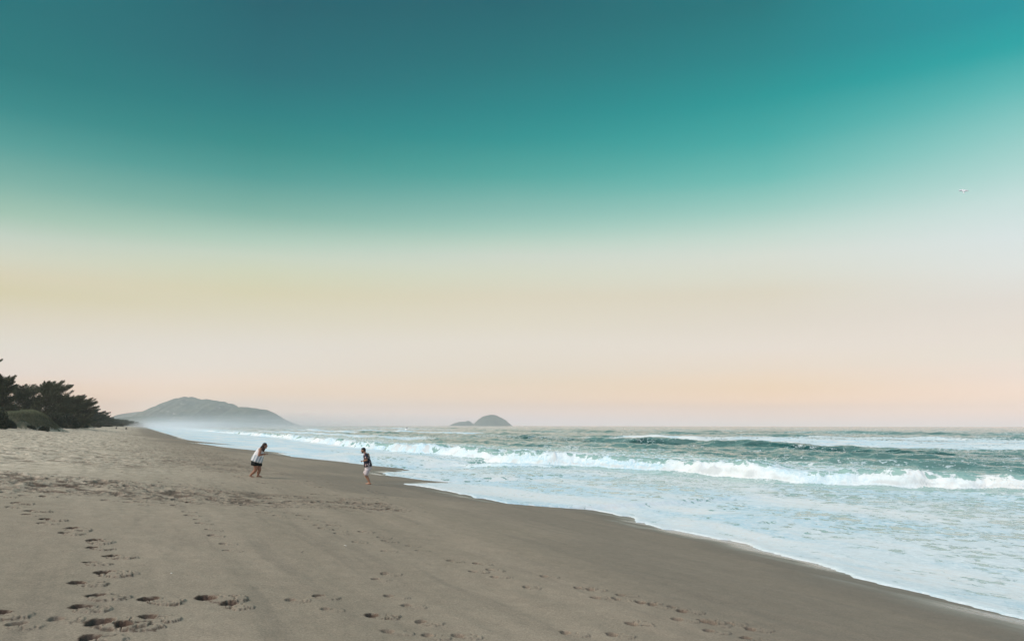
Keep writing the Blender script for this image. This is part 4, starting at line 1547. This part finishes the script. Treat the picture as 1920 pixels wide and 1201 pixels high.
# ------------------------------------------------------------------ shells on the sand
def shell(px, py, r_, col, label, cat, seed):
    x, y, z = spot(px, py)
    V, Fc = [], []
    n, m_ = 22, 8
    for i in range(m_ + 1):
        u = i / m_
        for k in range(n + 1):
            a = -1.25 + 2.5 * k / n
            rr = r_ * u * (1 + 0.05 * math.cos(k * math.pi))
            V.append((rr * math.cos(a), rr * math.sin(a), r_ * 0.42 * math.sin(math.pi * min(1, u * 0.85 + 0.1)) * math.cos(a * 0.9)))
    for i in range(m_):
        for k in range(n):
            a = i * (n + 1) + k
            Fc.append((a, a + 1, a + n + 2, a + n + 1))
    o = raw_mesh('seashell', V, Fc, plain('shell_' + str(seed), col, 0.5, 0.4, 0.2, 30), None, True)
    md = o.modifiers.new('s', 'SOLIDIFY')
    md.thickness = 0.003
    o.location = (x, y, z + 0.012)
    o.rotation_euler = (0.3, -0.25, seed * 1.7)
    tag(o, label, cat)


shell(647, 1024.5, 0.030, (0.75, 0.66, 0.55), 'tiny pale orange shell lying alone in the middle of the smooth sand', 'shell', 1)
shell(323, 1077, 0.026, (0.78, 0.74, 0.66), 'tiny white shell on smooth sand right of the left footprint trail', 'shell', 2)
shell(567, 1036, 0.024, (0.05, 0.04, 0.035), 'tiny dark shell on smooth sand between the two trails', 'shell', 3)

# ------------------------------------------------------------------ air: haze over the whole place and spray over the far surf
def volume_mat(name, dens, col, aniso=0.0):
    m = bpy.data.materials.new(name)
    m.use_nodes = True
    t = m.node_tree
    t.nodes.clear()
    out = N(t, 'ShaderNodeOutputMaterial')
    v = N(t, 'ShaderNodeVolumePrincipled')
    v.inputs['Color'].default_value = (*col, 1)
    v.inputs['Density'].default_value = dens
    v.inputs['Anisotropy'].default_value = aniso
    t.links.new(v.outputs[0], out.inputs['Volume'])
    return m


def closed_box(name, x0, x1, y0, y1, z0, z1, mat):
    V = [(x, y, z) for z in (z0, z1) for y in (y0, y1) for x in (x0, x1)]
    Fc = [(0, 2, 3, 1), (4, 5, 7, 6), (0, 1, 5, 4), (2, 6, 7, 3), (0, 4, 6, 2), (1, 3, 7, 5)]
    return raw_mesh(name, V, Fc, mat)


o = closed_box('haze', -HAZE_R, HAZE_R, -HAZE_R, HAZE_R, -12, HAZE_TOP, volume_mat('haze_air', HAZE_D, (0.97, 0.955, 0.93)))
tag(o, 'thin pale haze over sea and shore', kind='stuff')


def mist(cx, cy, lx, ly, h, rot, dens, label):
    V, Fc = [], []
    n, m_ = 40, 16
    for i in range(m_ + 1):
        ph = math.pi * i / m_
        for k in range(n):
            th = 2 * math.pi * k / n
            V.append((lx * math.sin(ph) * math.cos(th), ly * math.sin(ph) * math.sin(th), h * math.cos(ph)))
    for i in range(m_):
        for k in range(n):
            Fc.append((i * n + k, (i + 1) * n + k, (i + 1) * n + (k + 1) % n, i * n + (k + 1) % n))
    o = raw_mesh('sea_mist', V, Fc, volume_mat('spray', dens, (0.95, 0.97, 0.98)))
    o.location = (cx, cy, 0)
    o.rotation_euler = (0, 0, rot)
    tag(o, label, kind='stuff')


SA = math.atan2(TY, TX)
for tt, nn, lx, ly, h, dn, lab in ((820, 50, 520, 80, 6.5, 0.0016, 'white spray hanging lowest over the far surf'),
                                   (950, 80, 620, 120, 10, 0.0006, 'white spray just above the lowest layer over the far surf'),
                                   (1150, 110, 800, 160, 15, 0.00028, 'thin spray drifting above the far surf'),
                                   (1400, 180, 900, 260, 21, 0.00016, 'thinner spray rising before the headland'),
                                   (1700, 260, 1000, 380, 30, 0.00012, 'faint spray reaching highest below the headland')):
    x, y = tn2xy(tt, nn)
    mist(x, y, lx, ly, h, SA, dn, lab)
